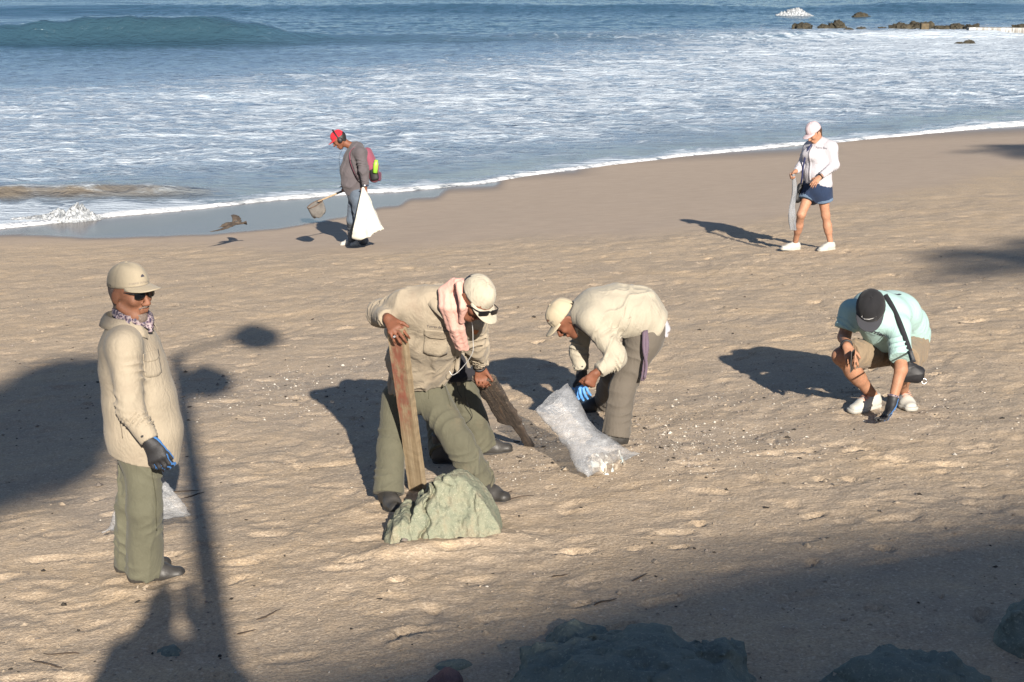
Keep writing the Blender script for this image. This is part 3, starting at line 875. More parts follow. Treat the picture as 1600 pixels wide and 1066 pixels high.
def boot_mesh(kind):
    """right/left-less shoe pointing along +y, sole on z = 0, heel at y = -0.07"""
    S = Sdf(); I = np.eye(3); L = 0.0
    if kind == 'boot':
        S.ec((0, -0.035, 0.048), (0, 0.10, 0.040), (1, 0, 0), (0.038, 0.045), (0.047, 0.038), 0.03)
        S.ec((0, 0.10, 0.040), (0, 0.172, 0.034), (1, 0, 0), (0.048, 0.038), (0.042, 0.034), 0.03)
        S.rc((0, -0.02, 0.06), (0, -0.012, 0.20), 0.047, 0.052, 0.05, flat=1)
        S.rc((0, 0.02, 0.10), (0, 0.09, 0.065), 0.036, 0.03, 0.04)
    else:
        S.ec((0, -0.035, 0.046), (0, 0.10, 0.038), (1, 0, 0), (0.036, 0.040), (0.047, 0.034), 0.03)
        S.ec((0, 0.10, 0.036), (0, 0.165, 0.030), (1, 0, 0), (0.047, 0.034), (0.040, 0.027), 0.03)
        S.rc((0, -0.02, 0.06), (0, -0.016, 0.105), 0.042, 0.041, 0.03, flat=1)
        S.rc((0, 0.015, 0.085), (0, 0.085, 0.058), 0.033, 0.030, 0.03)
    S.half((0, 0, 0.018), (0, 0, -1))
    return S.mesh(kind, 0.006)
def sole_mesh(kind):
    S = Sdf()
    w = 0.004 if kind == 'boot' else 0.006
    S.ec((0, -0.035, 0.02), (0, 0.10, 0.02), (1, 0, 0), (0.038 + w, 0.04), (0.048 + w, 0.036), 0.02)
    S.ec((0, 0.10, 0.02), (0, 0.172, 0.02), (1, 0, 0), (0.048 + w, 0.036), (0.042 + w, 0.034), 0.02)
    S.half((0, 0, 0.0), (0, 0, -1)); S.half((0, 0, 0.024 if kind == 'boot' else 0.030), (0, 0, 1))
    return S.mesh(kind + '_sole', 0.006)
BOOT, BSOLE, SNEAK, SSOLE = boot_mesh('boot'), sole_mesh('boot'), boot_mesh('sneaker'), sole_mesh('sneaker')
def lace_mesh():
    vs_, q = [], []
    for i in range(5):
        y0 = 0.022 + 0.017 * i; z0 = 0.133 - 0.0115 * i
        for s in (-1, 1):
            b = len(vs_)
            for a, dz in ((-1, 0), (-0.4, 0.010), (0.4, 0.010), (1, 0)):
                for k in (-0.006, 0.006): vs_.append((a * 0.032, y0 + s * a * 0.007 + k, z0 + dz - 0.008))
            q += [(b + 2 * j, b + 2 * j + 1, b + 2 * j + 3, b + 2 * j + 2) for j in range(3)]
    return mesh_np('laces', vs_, q)
LACES = lace_mesh()
def shoe(parent, kind, pos, yaw_dir, pitch=0.0, sc=1.0, laces=None, roll=0.0):
    """pos = point on the ground under the ankle; yaw_dir = where the toe points"""
    f = V(yaw_dir[0], yaw_dir[1], 0); f = nrm(f)
    slope = (gz(pos[0] + 0.15 * f[0], pos[1] + 0.15 * f[1]) - gz(pos[0] - 0.15 * f[0], pos[1] - 0.15 * f[1])) / 0.3
    ang = math.atan2(f[1], f[0]) - math.pi / 2
    Mx = Matrix.Translation(Vector(pos)) @ Matrix.Rotation(ang, 4, 'Z') @ Matrix.Rotation(math.atan(float(slope)) + pitch, 4, 'X') @ Matrix.Rotation(roll, 4, 'Y') @ Matrix.Scale(sc, 4)
    b = link('boot' if kind == 'boot' else 'shoe', BOOT if kind == 'boot' else SNEAK, M_BOOT if kind == 'boot' else M_SNEAK, parent, M=Mx)
    s = link('sole', BSOLE if kind == 'boot' else SSOLE, M_SOLE if kind == 'boot' else M_SNEAKS, None)
    s.parent = b
    if kind == 'boot' and laces is None: laces = M_SOLE
    if laces is not None:
        me = LACES.copy(); me.materials.clear(); me.materials.append(laces)
        l = link('laces', me, None, None); l.parent = b; solid(l, 0.003, 0)
    return b
def on_sand(p, lift=0.0):
    return V(p[0], p[1], gfine(p[0], p[1]) + lift)

def torso(S, st, k=0.05):
    for a, b in zip(st[:-1], st[1:]):
        u = nrm(np.asarray(a[1], float) + np.asarray(b[1], float))
        S.ec(a[0], b[0], u, a[2], b[2], k)
def shrink(st, d): return [(c, u, (a - d, b - d)) for c, u, (a, b) in st]
def body_mesh(head, F, neck, st, arms, legs, hands, sc=1.0, h=0.0065, leg_r=(0.074, 0.052, 0.036), arm_r=(0.046, 0.039, 0.027), feet=(), jaw=1.0):
    S = Sdf()
    torso(S, shrink(st, 0.022))
    add_head(S, head, F, sc, jaw)
    S.rc(neck, np.asarray(head) - F[2] * 0.045 * sc - F[1] * 0.022 * sc, 0.058, 0.053, 0.04)
    for a, b, c in arms:
        S.rc(st[-1][0] * 0.35 + np.asarray(a) * 0.65, a, arm_r[0] * 1.1, arm_r[0] * 1.1, 0.05)
        S.rc(a, b, arm_r[0], arm_r[1], 0.02); S.rc(b, c, arm_r[1], arm_r[2], 0.02)
    for a, b, c in legs:
        S.rc(a, b, leg_r[0], leg_r[1], 0.04); S.rc(b, c, leg_r[1], leg_r[2], 0.03)
        m = np.asarray(b) * 0.62 + np.asarray(c) * 0.38
        S.rc(m, np.asarray(b) * 0.45 + np.asarray(c) * 0.55, leg_r[1] * 0.98, leg_r[1] * 0.85, 0.04)
    for kw in hands: add_hand(S, **kw)
    return S.mesh('body', h * 1.15)
def trousers_mesh(pel, legs, r, fold=0.006, seed=0, h=0.008, cut=None, k=0.05, rip=0.011):
    """pel = trunk pieces; legs = (hip, knee, cuff end); r = (thigh, knee, cuff)"""
    S = Sdf()
    torso(S, pel)
    for i, (a, b, c) in enumerate(legs):
        rr = r[i] if isinstance(r[0], (tuple, list)) else r
        S.rc(a, b, rr[0], rr[1], k, rip=(rip * 0.55, 4, 0.0, 1.05, seed + i))
        S.rc(b, c, rr[1], rr[2], 0.03, flat=1, rip=(rip * 0.55, 5, 0.0, 1.05, seed + i + 3))
    if cut is not None: S.half(*cut)
    S.folds(fold * 1.35, seed + 40, 0.10, (0.15, 0.1, 1), 4.5, 0.5)
    return S.mesh('trousers', h)
def shirt_mesh(st, arms, ar, fold=0.006, seed=0, h=0.008, cuts=(), collar=None, k=0.05, along=(0.2, 0, 1), rip=0.012, extra=None):
    S = Sdf()
    torso(S, st, k)
    for i, (a, b, c) in enumerate(arms):
        r = ar[i] if isinstance(ar[0], (tuple, list)) else ar
        S.rc(np.asarray(st[-1][0]) * 0.45 + np.asarray(a) * 0.55, a, r[0] * 0.92, r[0], 0.06)
    if extra: extra(S)
    for p, n in cuts: S.half(p, n)
    for i, (a, b, c) in enumerate(arms):
        r = ar[i] if isinstance(ar[0], (tuple, list)) else ar
        if c is None:
            S.rc(a, b, r[0], r[1], 0.04, flat=1, rip=(rip * 0.7, 5, 0.3, 1.05, seed + i))
        else:
            S.rc(a, b, r[0], r[1], 0.06, rip=(rip, 7, 0.25, 1.08, seed + i))
            S.rc(b, c, r[1], r[2], 0.025, flat=1, rip=(rip, 8, -0.05, 0.95, seed + i + 5))
    S.folds(fold * 1.35, seed, 0.115, along, 3.6, 0.5)
    return S.mesh('shirt', h)
def collar_part(parent, c, F, mat, r=0.074, h=0.045, gap=0.55, flare=0.024, point=0.035, ry=None):
    """turned-down collar round the neck, open to the front; F rows right, forward, up of the neck"""
    n, m = 40, 6; vs_ = []; ry = ry or r
    prof = [(0.0, -0.010), (0.004, h * 0.55), (0.008, h), (0.014, h * 0.98), (flare, h * 0.5), (flare + 0.010, h * 0.02)]
    for i in range(n):
        s = i / (n - 1) * 2 - 1
        a = -math.pi / 2 + s * (math.pi - gap)
        for j, (dr, z) in enumerate(prof):
            pt_ = point * abs(s) ** 6 if j >= 4 else 0
            vs_.append(np.asarray(c) + F[0] * (r + dr) * math.cos(a) + F[1] * ((ry + dr) * math.sin(a) + pt_ * 0.5) + F[2] * (z - (0.02 if j else 0) * (0.5 + 0.5 * math.sin(a)) - pt_))
    return solid(link('collar', mesh_np('collar', vs_, grid_faces(n, m)), mat, parent), 0.0025, 0)
def glasses(parent, c, F, sc=1.0, temple=0.095, name='sunglasses', w=0.062):
    L = lambda x, y, z: np.asarray(c) + sc * (x * F[0] + y * F[1] + z * F[2])
    vs_, q = [], []
    nx, ny = 15, 6
    for s in (-1, 1):
        b = len(vs_)
        for i in range(nx):
            a = i / (nx - 1)
            for j in range(ny):
                e = j / (ny - 1); x = 0.008 + a * (w - 0.008)
                top = 0.017 - 0.004 * a; bot = -0.019 + 0.010 * (abs(a - 0.5) * 2) ** 3 + 0.004 * (1 - a)
                z = bot + (top - bot) * e
                vs_.append(L(s * x, -0.9 * x * x * 7.5 * 0.55, z))
        g = grid_faces(nx, ny); q += (g + b).tolist()
    o = solid(link(name, mesh_np('lens', vs_, q), M_DARKGL, parent), 0.003, 0)
    for s in (-1, 1):
        pts = [L(s * w, -0.9 * w * w * 4.1, 0.012), L(s * (w + 0.008), -0.035, 0.012), L(s * (w + 0.009), -temple * 0.8, 0.010), L(s * (w + 0.006), -temple - 0.02, -0.012)]
        tube('temple', curve_pts(pts, 10), 0.0028 * sc, M_BLACK, o, 6)
    tube('bridge', [L(-0.012, 0.001, 0.012), L(0, 0.004, 0.013), L(0.012, 0.001, 0.012)], 0.003 * sc, M_BLACK, o, 6)
    return o
def hair_part(parent, head, F, sc, cutp, cutn, mat=None, grow=0.006, name='hair', h=0.006, lower=-0.06):
    L = lambda x, y, z: np.asarray(head) + sc * (x * F[0] + y * F[1] + z * F[2])
    S = Sdf(); g = grow
    S.el(L(0, -0.014, 0.036), F, tuple(sc * q for q in (0.076 + g, 0.097 + g, 0.088 + g)), 0.02)
    S.ec(L(0, -0.03, 0.0), L(0, -0.045, lower), F[0], (0.066 * sc, 0.05 * sc), (0.052 * sc, 0.035 * sc), 0.03)
    for p, n in zip(cutp, cutn): S.half(L(*p), F.T @ V(n))
    return link(name, S.mesh('hair', h), mat or M_HAIR, parent)
def eyes_part(parent, head, F, sc):
    """dark irises and brows"""
    for s in (-1, 1):
        bm = bmesh.new(); bmesh.ops.create_uvsphere(bm, u_segments=10, v_segments=8, radius=0.0075 * sc)
        me = bpy.data.meshes.new('eye'); bm.to_mesh(me); bm.free()
        me.transform(Matrix.Translation(Vector(np.asarray(head) + sc * (s * 0.031 * F[0] + 0.0875 * F[1] + 0.018 * F[2]))))
        link('eye', me, M_DARKGL, parent)
        pts = [np.asarray(head) + sc * (s * x * F[0] + y * F[1] + z * F[2]) for x, y, z in ((0.014, 0.101, 0.040), (0.032, 0.097, 0.045), (0.050, 0.082, 0.040))]
        tube('eyebrow', pts, 0.0042 * sc, M_HAIR, parent, 6)
def head_L(head, F, sc): return lambda x, y, z: np.asarray(head) + sc * (x * F[0] + y * F[1] + z * F[2])
def button_row(parent, bvh, pts, dirn, mat=None, r=0.006):
    for p in pts:
        q = drape(bvh, p, (1, 0, 0), (0, 0, 1), [(0, 0)], dirn, 0.002)[0]
        bm = bmesh.new(); bmesh.ops.create_cone(bm, cap_ends=True, segments=10, radius1=r, radius2=r, depth=0.003)
        me = bpy.data.meshes.new('button'); bm.to_mesh(me); bm.free()
        me.transform(Matrix.Translation(q) @ Vector(dirn).to_track_quat('Z', 'Y').to_matrix().to_4x4())
        link('button', me, mat or M_BUTTON, parent)
# ------------------------------------------------------------------ standing man in beige uniform, work gloves, clear bag behind his legs
def man_standing():
    gR, gL = on_sand(gpix(228, 905)), on_sand(gpix(206, 889))
    base = on_sand((gR + gL) / 2)
    P = tag(empty('person', base), 'man in beige cap and loose beige shirt standing with a gloved hand at his side', 'person')
    Y = 7.86
    fw = nrm(V(0.97, -0.25, 0)); rt = np.cross(fw, (0, 0, 1))
    st = [(at(227, 706, Y), rt, (0.185, 0.190)), (at(225, 672, Y), rt, (0.19, 0.20)), (at(218, 625, Y), rt, (0.19, 0.187)),
          (at(208, 575, Y), rt, (0.185, 0.165)), (at(201, 538, Y), rt, (0.175, 0.135)), (at(200, 519, Y), rt, (0.135, 0.095))]
    shR, shL = at(194, 540, Y - 0.18), at(203, 534, Y + 0.19)
    elR, elL = at(204, 640, Y - 0.27), at(225, 640, Y + 0.26)
    wrR, wrL = at(236, 690, Y - 0.33), at(232, 712, Y + 0.27)
    hd = at(203, 461, Y - 0.03)
    F = frame((0.84, -0.54, -0.03), (0.02, -0.02, 1)); sc = 1.14
    nk = at(198, 506, Y)
    kR, kL = at(226, 795, Y - 0.09), at(209, 785, Y + 0.13)
    cR, cL = gR + V(0.0, 0, 0.045), gL + V(0.0, 0, 0.045)
    hpR, hpL = at(221, 712, Y - 0.075), at(217, 712, Y + 0.08)
    pk = (wrR + wrL) / 2
    body = body_mesh(hd, F, nk, shrink(st[1:], 0.03), [(shR, elR, wrR), (shL, elL, wrL)], [(hpR, kR, gR + V(0, 0, .1)), (hpL, kL, gL + V(0, 0, .1))],
                     [dict(w=wrL, d=(0.1, 0.05, -1), n=(0, -1, 0), th=(1, 0, 0), curl=(0.9, 1.2, 0.8))], sc, 0.006)
    link('body', body, M_SK1, P)
    # stubble and grey chin beard
    L = head_L(hd, F, sc)
    B = Sdf(); B.ec(L(0, 0.052, -0.070), L(0, 0.066, -0.096), F[0], (0.043 * sc, 0.040 * sc), (0.030 * sc, 0.030 * sc), 0.02)
    B.half(L(0, 0.09, -0.073), F[2] * 1.0 - F[1] * 0.25)
    link('beard', B.mesh('beard', 0.005), M_HAIRG, P)
    B = Sdf(); B.rc(L(-0.03, 0.088, -0.047), L(0, 0.103, -0.038), 0.004, 0.0055, 0.01); B.rc(L(0, 0.103, -0.038), L(0.03, 0.088, -0.047), 0.0055, 0.004, 0.01)
    link('moustache', B.mesh('moustache', 0.004), M_HAIRG, P)
    hair_part(P, hd, F, sc, [(0, 0.012, 0), (0, 0, -0.055)], [(0, 1, 0), (0, 0.2, -1)], M_HAIRG, 0.002)
    glasses(P, L(0, 0.108, 0.018), F, sc, 0.095)
    capF = frame((0.84, -0.54, 0.03), (0.02, -0.02, 1))
    cap = lathe_cap('cap', P, L(0, -0.008, 0.047), capF, M_CAPB, 0.086 * sc, 0.106 * sc, 0.104 * sc, 0.092, curve=0.85, bw=1.05, drop=0.12)
    bv = bvh_of(mesh_world(cap))
    fo = L(0, 0.1, 0.10); dirn = -(F[1] * 0.93 + F[0] * 0.28 + F[2] * 0.25)
    u_ = nrm(-F[0] + F[1] * 0.25)
    print_text('embroidered_letters', 'TORRES DE PALMA', 0.0135, bv, L(0.028, 0.12, 0.082), u_, F[2], dirn, M_PRINTG, cap, 0.002)
    print_shape('embroidered_emblem', [(-0.011, -0.006), (-0.003, -0.006), (0.004, -0.005), (0.012, -0.006), (0.010, 0.001), (0.003, 0.009), (-0.004, 0.007), (-0.010, 0.0)], bv, L(0.012, 0.12, 0.112), u_, F[2], dirn, M_PRINTD, cap, 0.002)
    print_text('embroidered_letters', 'N.PALMA', 0.013, bv, L(0.088, -0.055, 0.056), nrm(F[1] + F[0] * 0.5), F[2], -(F[0] - F[1] * 0.5), M_PRINTD, cap, 0.002)
    # scarf knotted round the neck
    S = Sdf(); Fn = frame(fw, (0.0, 0, 1)); cN = at(205, 497, Y - 0.01)
    rad = 0.072
    for i in range(14):
        a, b = 2 * math.pi * i / 14, 2 * math.pi * (i + 1) / 14
        pt = lambda q: cN + Fn[0] * rad * math.cos(q) + Fn[1] * (rad * 1.1 * math.sin(q) + 0.012) + Fn[2] * (0.018 - 0.024 * math.sin(q))
        S.rc(pt(a), pt(b), 0.023, 0.023, 0.02)
    S.rc(cN + Fn[1] * 0.10 - Fn[2] * 0.005, cN + Fn[1] * 0.125 - Fn[2] * 0.05 + Fn[0] * 0.03, 0.028, 0.014, 0.02)
    S.folds(0.010, 5, 0.028, Fn[0], 3.0, 0.9)
    link('scarf', S.mesh('scarf', 0.005), M_SCARF, P)
    # shirt hanging loose over the trousers
    hem_n = nrm(V(-0.22, -0.05, -1))
    sh = shirt_mesh(st, [(shR, elR, at(234, 688, Y - 0.325)), (shL, elL, at(230, 706, Y + 0.265))], (0.077, 0.071, 0.050), 0.013, 3, 0.007,
                    [(at(228, 714, Y), hem_n)], along=(0.25, 0.1, 1), rip=0.012)
    bv = bvh_of(sh)
    S_ = link('shirt', sh, M_BEIGE, P)
    collar_part(P, at(199, 506, Y), frame(fw, (0.12, 0, 1)), M_BEIGE, 0.100, 0.058, 0.45, 0.034, 0.04)
    dv = V(-0.55, 0.83, -0.05)
    patch('pocket', bv, at(241, 556, Y - 0.15), V(0.83, 0.55, -0.04), V(0, 0, 1), dv, 0.11, 0.12, M_BEIGE, S_, 0.0025, 0.003, 0.12)
    patch('pocket_flap', bv, at(241, 552, Y - 0.15), V(0.83, 0.55, -0.04), V(0, 0, 1), dv, 0.118, 0.052, M_BEIGE, S_, 0.006, 0.003, 0.35)
    button_row(S_, bv, [at(241, 563, Y - 0.15)], dv)
    patch('side_seam', bv, at(176, 600, Y - 0.2), V(0.95, 0.1, 0), V(0, 0, 1), V(0.25, 1, 0), 0.004, 0.3, M_SEAM, S_, 0.001, 0.002, nx=2, ny=20, shape=lambda s, t: (s * 0.004 + 0.03 * t, -t * 0.30))
    # trousers
    pel = [(at(222, 640, Y), rt, (0.155, 0.145)), (at(221, 700, Y), rt, (0.16, 0.142))]
    tr = trousers_mesh(pel, [(hpR, kR, cR), (hpL, kL, cL)], [(0.100, 0.092, 0.104), (0.098, 0.088, 0.094)], 0.010, 11, 0.007)
    bt = bvh_of(tr)
    T_ = link('trousers', tr, M_OLIVE, P)
    patch('pocket_seam', bt, at(233, 738, Y - 0.2), V(1, 0, 0), V(0, 0, 1), V(0, 1, 0), 0.004, 0.36, M_SEAM2, T_, 0.001, 0.0015, nx=2, ny=24, shape=lambda s, t: (s * 0.0035 + 0.012 * math.sin(3 * t), -t * 0.36))
    shoe(P, 'boot', gR + V(-0.01, 0, -0.02), (0.985, 0.17), sc=1.10)
    shoe(P, 'boot', gL + V(-0.005, 0, -0.02), (0.985, 0.17), sc=1.10)
    # work glove: black knit back, blue dipped palm and fingers
    G = Sdf(); add_hand(G, wrR, nrm(at(248, 722, Y - 0.35) - at(236, 690, Y - 0.33)), (0.1, 1, 0.05), (1, 0, 0.25), 1.12, (0.35, 0.75, 0.5), 0.05, (0.35, 0.9, 0.35), 0.3, 1.22)
    G.rc(wrR - V(0.03, 0, -0.035), wrR + V(0.008, 0, -0.02), 0.036, 0.036, 0.02)
    gl = link('work_glove', G.mesh('work_glove', 0.005), M_GLOVE, P)
    gl['label'] = 'black and blue work glove'
    return dict(Y=Y, hand=wrL + V(0.02, 0, -0.11))
def mesh_world(o):
    """a copy of an object's mesh back in world coordinates"""
    me = o.data.copy(); me.transform(Matrix.Translation(root_of(o).location)); return me
M_SEAM2 = simple('olive_seam', (0.062, 0.06, 0.038), 0.9, 0.1)
_t = NT('dipped_work_glove'); _g = _t.n('NewGeometry')
_sep = _t.n('SeparateXYZ', Vector=_g.outputs['Normal'])
_f = _t.math('GREATER_THAN', _t.math('ADD', _sep.outputs['Y'], _t.math('MULTIPLY', _t.math('SUBTRACT', _t.noise(_t.obj(), 30, 3), 0.5), 0.3)), -0.45)
_t.set(Base__Color=_t.mix(_f, (0.014, 0.014, 0.016), (0.05, 0.17, 0.42)), Roughness=0.6, Normal=_t.bump(_t.noise(_t.obj(), 300, 2), 0.4, 0.004))
M_GLOVE = _t.m
man_standing()
# ------------------------------------------------------------------ man leaning on an upright plank
def man_with_plank():
    at = shifted(0.22)
    gR, gL = on_sand(gpix(607, 786)), on_sand(gpix(752, 776))
    P = tag(empty('person', on_sand((gR + gL) / 2)), 'man in ivory cap with a pink towel round his neck leaning on a plank', 'person')
    fw = nrm(V(0.35, -0.94, 0)); rt = np.cross(fw, (0, 0, 1)); ru = V(-0.97, -0.2, 0.12)
    st = [(at(652, 598, 9.08), rt, (0.180, 0.130)), (at(658, 566, 9.00), rt, (0.200, 0.155)), (at(672, 520, 8.82), ru, (0.215, 0.165)),
          (at(680, 487, 8.70), ru, (0.205, 0.135)), (at(686, 470, 8.63), ru, (0.15, 0.095))]
    shR, shL = at(630, 475, 8.62), at(738, 497, 8.76)
    elR, wrR = at(594, 490, 8.80), at(606, 497, 8.50)
    elL, wrL = at(747, 543, 8.98), at(749, 571, 9.14)
    hd = at(742, 466, 8.42)
    F = frame((0.42, -0.52, -0.74), (0.30, -0.25, 1)); sc = 1.10
    L = head_L(hd, F, sc)
    nk = at(708, 468, 8.58)
    hpR, hpL = at(620, 622, 9.12), at(675, 622, 9.06)
    kR, kL = at(611, 700, 9.00), at(716, 690, 8.90)
    cR, cL = gR + V(0, 0, 0.06), gL + V(0.005, 0, 0.06)
    body = body_mesh(hd, F, nk, shrink(st, 0.02), [(shR, elR, wrR), (shL, elL, wrL)], [(hpR, kR, gR + V(0, 0, .1)), (hpL, kL, gL + V(0, 0, .1))],
                     [dict(w=wrR + V(0.0, 0, -0.005), d=at(617, 517, 8.42) - at(605, 498, 8.50), n=(0.45, 0.35, -0.8), th=(1, 0.1, 0.5), curl=(0.35, 0.55, 0.5), sc=1.08, spread=0.10, thumb=(0.6, 0.7, 0.3)),
                      dict(w=wrL, d=(0.10, 0.10, -1), n=(0.25, -0.75, -0.15), th=(0.95, -0.2, 0), curl=(0.7, 0.8, 0.6), sc=1.05, thumb=(0.5, 0.9, 0.5), tcurl=0.2)], sc, 0.006)
    link('body', body, M_SK2, P)
    hair_part(P, hd, F, sc, [(0, 0.0, 0), (0, 0, -0.04)], [(0, 1, 0), (0, 0.2, -1)], None, 0.003)
    cap = lathe_cap('cap', P, L(0, -0.006, 0.036), F, M_CAPW, 0.085 * sc, 0.104 * sc, 0.098 * sc, 0.092, curve=0.75, bw=1.05, drop=0.10)
    g = glasses(P, L(0, 0.128, 0.050), frame(F[1] * 0.86 + F[2] * 0.5, F[2] * 0.86 - F[1] * 0.5), sc * 1.05, 0.10)
    # ring and watch
    ringc = at(611, 516, 8.40)
    tube('ring', [wrR + nrm(at(617, 517, 8.42) - at(605, 498, 8.50)) * 0.135 + V(-0.018, 0, -0.02) + 0.0105 * (math.cos(a) * V(0.8, 0.2, 0.55) + math.sin(a) * V(-0.2, 0.95, 0.1)) for a in np.linspace(0, 6.283, 13)], 0.003, M_STEEL, P, 6)
    wd = nrm(wrL - elL); e1 = nrm(np.cross(wd, (0, 0, 1))); e2 = np.cross(wd, e1)
    wc = wrL + wd * 0.0 + V(0, 0, -0.004)
    wt = tube('watch', [wc + 0.036 * math.cos(a) * e1 + 0.036 * math.sin(a) * e2 for a in np.linspace(0, 6.283, 21)], 0.009, M_BLACK, P, 8)
    tube('watch_face', [wc + V(-0.004, -0.040, 0.008), wc + V(-0.004, -0.048, 0.010)], 0.017, M_STEEL, wt, 14)
    # towel: round the nape under the cap, one end down the chest
    S = Sdf(); ux = V(1, 0.1, -0.1)
    pth = [(at(716, 440, 8.47), 0.040, 0.036), (at(702, 456, 8.50), 0.058, 0.034), (at(703, 480, 8.45), 0.058, 0.030), (at(712, 512, 8.50), 0.048, 0.026), (at(722, 543, 8.60), 0.036, 0.022)]
    for kf, dyf in ((-0.9, 0.012), (-0.3, -0.010), (0.3, 0.006), (0.9, -0.004)):
        for a, b in zip(pth[:-1], pth[1:]):
            S.rc(a[0] + ux * kf * a[1] * 0.72 + V(0, dyf, 0), b[0] + ux * kf * b[1] * 0.72 + V(0, dyf, 0), 0.36 * a[1] + 0.006, 0.36 * b[1] + 0.006, 0.010)
    for kf in (-0.7, 0.0, 0.7):
        e = V(0.6, 0.7, 0) * 0.042 * kf
        S.rc(at(722, 443, 8.42) + e, at(728, 478, 8.38) + e, 0.022, 0.020, 0.010); S.rc(at(728, 478, 8.38) + e, at(722, 502, 8.45) + e * 0.3, 0.020, 0.014, 0.010)
    S.folds(0.0025, 9, 0.03, (0.12, 0.1, 1), 10.0, 0.9)
    link('towel', S.mesh('towel', 0.005), M_PINK, P)
    sh = shirt_mesh(st, [(shR, elR, wrR - nrm(wrR - elR) * 0.03), (shL, elL, wrL - nrm(wrL - elL) * 0.02)], [(0.080, 0.078, 0.054), (0.078, 0.066, 0.052)], 0.012, 23, 0.007,
                    [(at(655, 607, 9.02), V(0.15, 0.0, -1))], along=(0.35, 0.0, 1), rip=0.012)
    bv = bvh_of(sh)
    S_ = link('shirt', sh, M_BEIGE2, P)
    collar_part(P, at(697, 470, 8.62), frame((0.5, -0.8, -0.45), (0.45, -0.35, 1)), M_BEIGE2, 0.098, 0.046, 0.4, 0.03)
    dv = V(-0.05, 1, -0.15); u_ = V(1, 0.1, -0.13); v_ = V(0.1, 0, 1)
    patch('pocket', bv, at(683, 519, 8.6), u_, v_, dv, 0.145, 0.16, M_BEIGE2, S_, 0.003, 0.003, 0.1)
    patch('pocket_flap', bv, at(683, 516, 8.6), u_, v_, dv, 0.152, 0.058, M_BEIGE2, S_, 0.008, 0.003, 0.4)
    patch('placket', bv, at(722, 500, 8.6), u_, v_, dv, 0.04, 0.36, M_BEIGE2, S_, 0.003, 0.003, nx=4, ny=20)
    print_text('embroidered_letters', 'Torres de Palma', 0.022, bv, at(686, 511, 8.6), u_, v_, dv, M_PRINTD, S_, 0.003)
    print_shape('sleeve_badge', [(-0.02, -0.012), (-0.007, -0.014), (0.007, -0.014), (0.02, -0.012), (0.02, 0.012), (0.007, 0.014), (-0.007, 0.014), (-0.02, 0.012)], bv, at(743, 519, 8.7), u_, v_, dv, simple('orange_badge', (0.36, 0.13, 0.05), 0.8, 0.3, 80), S_, 0.003)
    tube('earphone_cable', curve_pts([at(734, 494, 8.40), at(738, 508, 8.48), at(739, 530, 8.55), at(738, 552, 8.62), at(722, 575, 8.74), at(708, 586, 8.80), at(702, 580, 8.82)], 40), 0.0022, M_PRINTW, P, 6)
    pel = [(at(650, 586, 9.08), rt, (0.165, 0.115)), (at(651, 618, 9.10), rt, (0.172, 0.12))]
    tr = trousers_mesh(pel, [(hpR, kR, cR), (hpL, kL, cL)], [(0.100, 0.088, 0.098), (0.110, 0.096, 0.096)], 0.013, 31, 0.007, cut=(at(652, 590, 9.0), V(0, 0.0, 1)), rip=0.012)
    bt = bvh_of(tr); T_ = link('trousers', tr, M_OLIVE2, P)
    patch('fly_seam', bt, at(668, 604, 8.85), V(1, 0.2, 0), V(0, 0, 1), V(0, 1, -0.1), 0.004, 0.10, M_SEAM2, T_, 0.001, 0.0015, nx=2, ny=10)
    patch('pocket_seam', bt, at(690, 606, 8.85), V(1, 0.2, 0), V(0, 0, 1), V(0, 1, -0.1), 0.004, 0.12, M_SEAM2, T_, 0.001, 0.0015, nx=2, ny=10, shape=lambda s, t: (0.05 * t + s * 0.004, -0.14 * t))
    shoe(P, 'boot', gR + V(0, 0, -0.022), (0.30, -0.95), sc=1.08)
    shoe(P, 'boot', gL + V(0, 0, -0.022), (0.80, -0.6), sc=1.08)
    # the plank under his hand
    b = on_sand(gpix(653, 766)); tp = at(619, 508, 8.44); b = b - nrm(tp - b) * 0.12
    ax = nrm(tp - b); wdir = nrm(np.cross(ax, V(-0.42, -0.9, 0))); dep = np.cross(wdir, ax); Ln = np.linalg.norm(tp - b)
    rows = []; n = 40; hw, hdp = 0.052, 0.026
    prof = [(-1, -1), (1, -1), (1, 1), (-1, 1)]
    rr = random.Random(4)
    for i in range(n):
        t_ = i / (n - 1)
        for a, c in prof:
            j = 0.0025 * rr.uniform(-1, 1); e = 0.02 * rr.random() if i == n - 1 else 0
            rows.append(b + ax * (Ln * t_ - e) + wdir * (a * hw * (1 + 0.03 * math.sin(9 * t_)) + j) + dep * (c * hdp + 0.5 * j))
    q = [(i * 4 + j, i * 4 + (j + 1) % 4, (i + 1) * 4 + (j + 1) % 4, (i + 1) * 4 + j) for i in range(n - 1) for j in range(4)] + [(3, 2, 1, 0), ((n - 1) * 4, (n - 1) * 4 + 1, (n - 1) * 4 + 2, (n - 1) * 4 + 3)]
    me = mesh_np('plank', rows, q, False)
    # planed into the wood's own axes so the grain follows the board
    Mx = Matrix(np.stack([wdir, dep, ax], 1).tolist()).to_4x4(); Mx.translation = Vector(b)
    me.transform(Mx.inverted())
    pl = link('wooden_plank', me, M_PLANK, None, M=Mx)
    tag(pl, 'tall weathered yellow plank with faded red paint standing upright under a hand', 'plank')
    # dark driftwood in the other hand
    lo = on_sand(gpix(820, 698)); hi = at(757, 592, 9.17)
    ax = nrm(lo - hi); Ln = np.linalg.norm(lo - hi) + 0.03; wdir = nrm(np.cross(ax, V(0.15, 1, 0.35))); dep = np.cross(wdir, ax)
    n = 60; mI = 14; rows = []
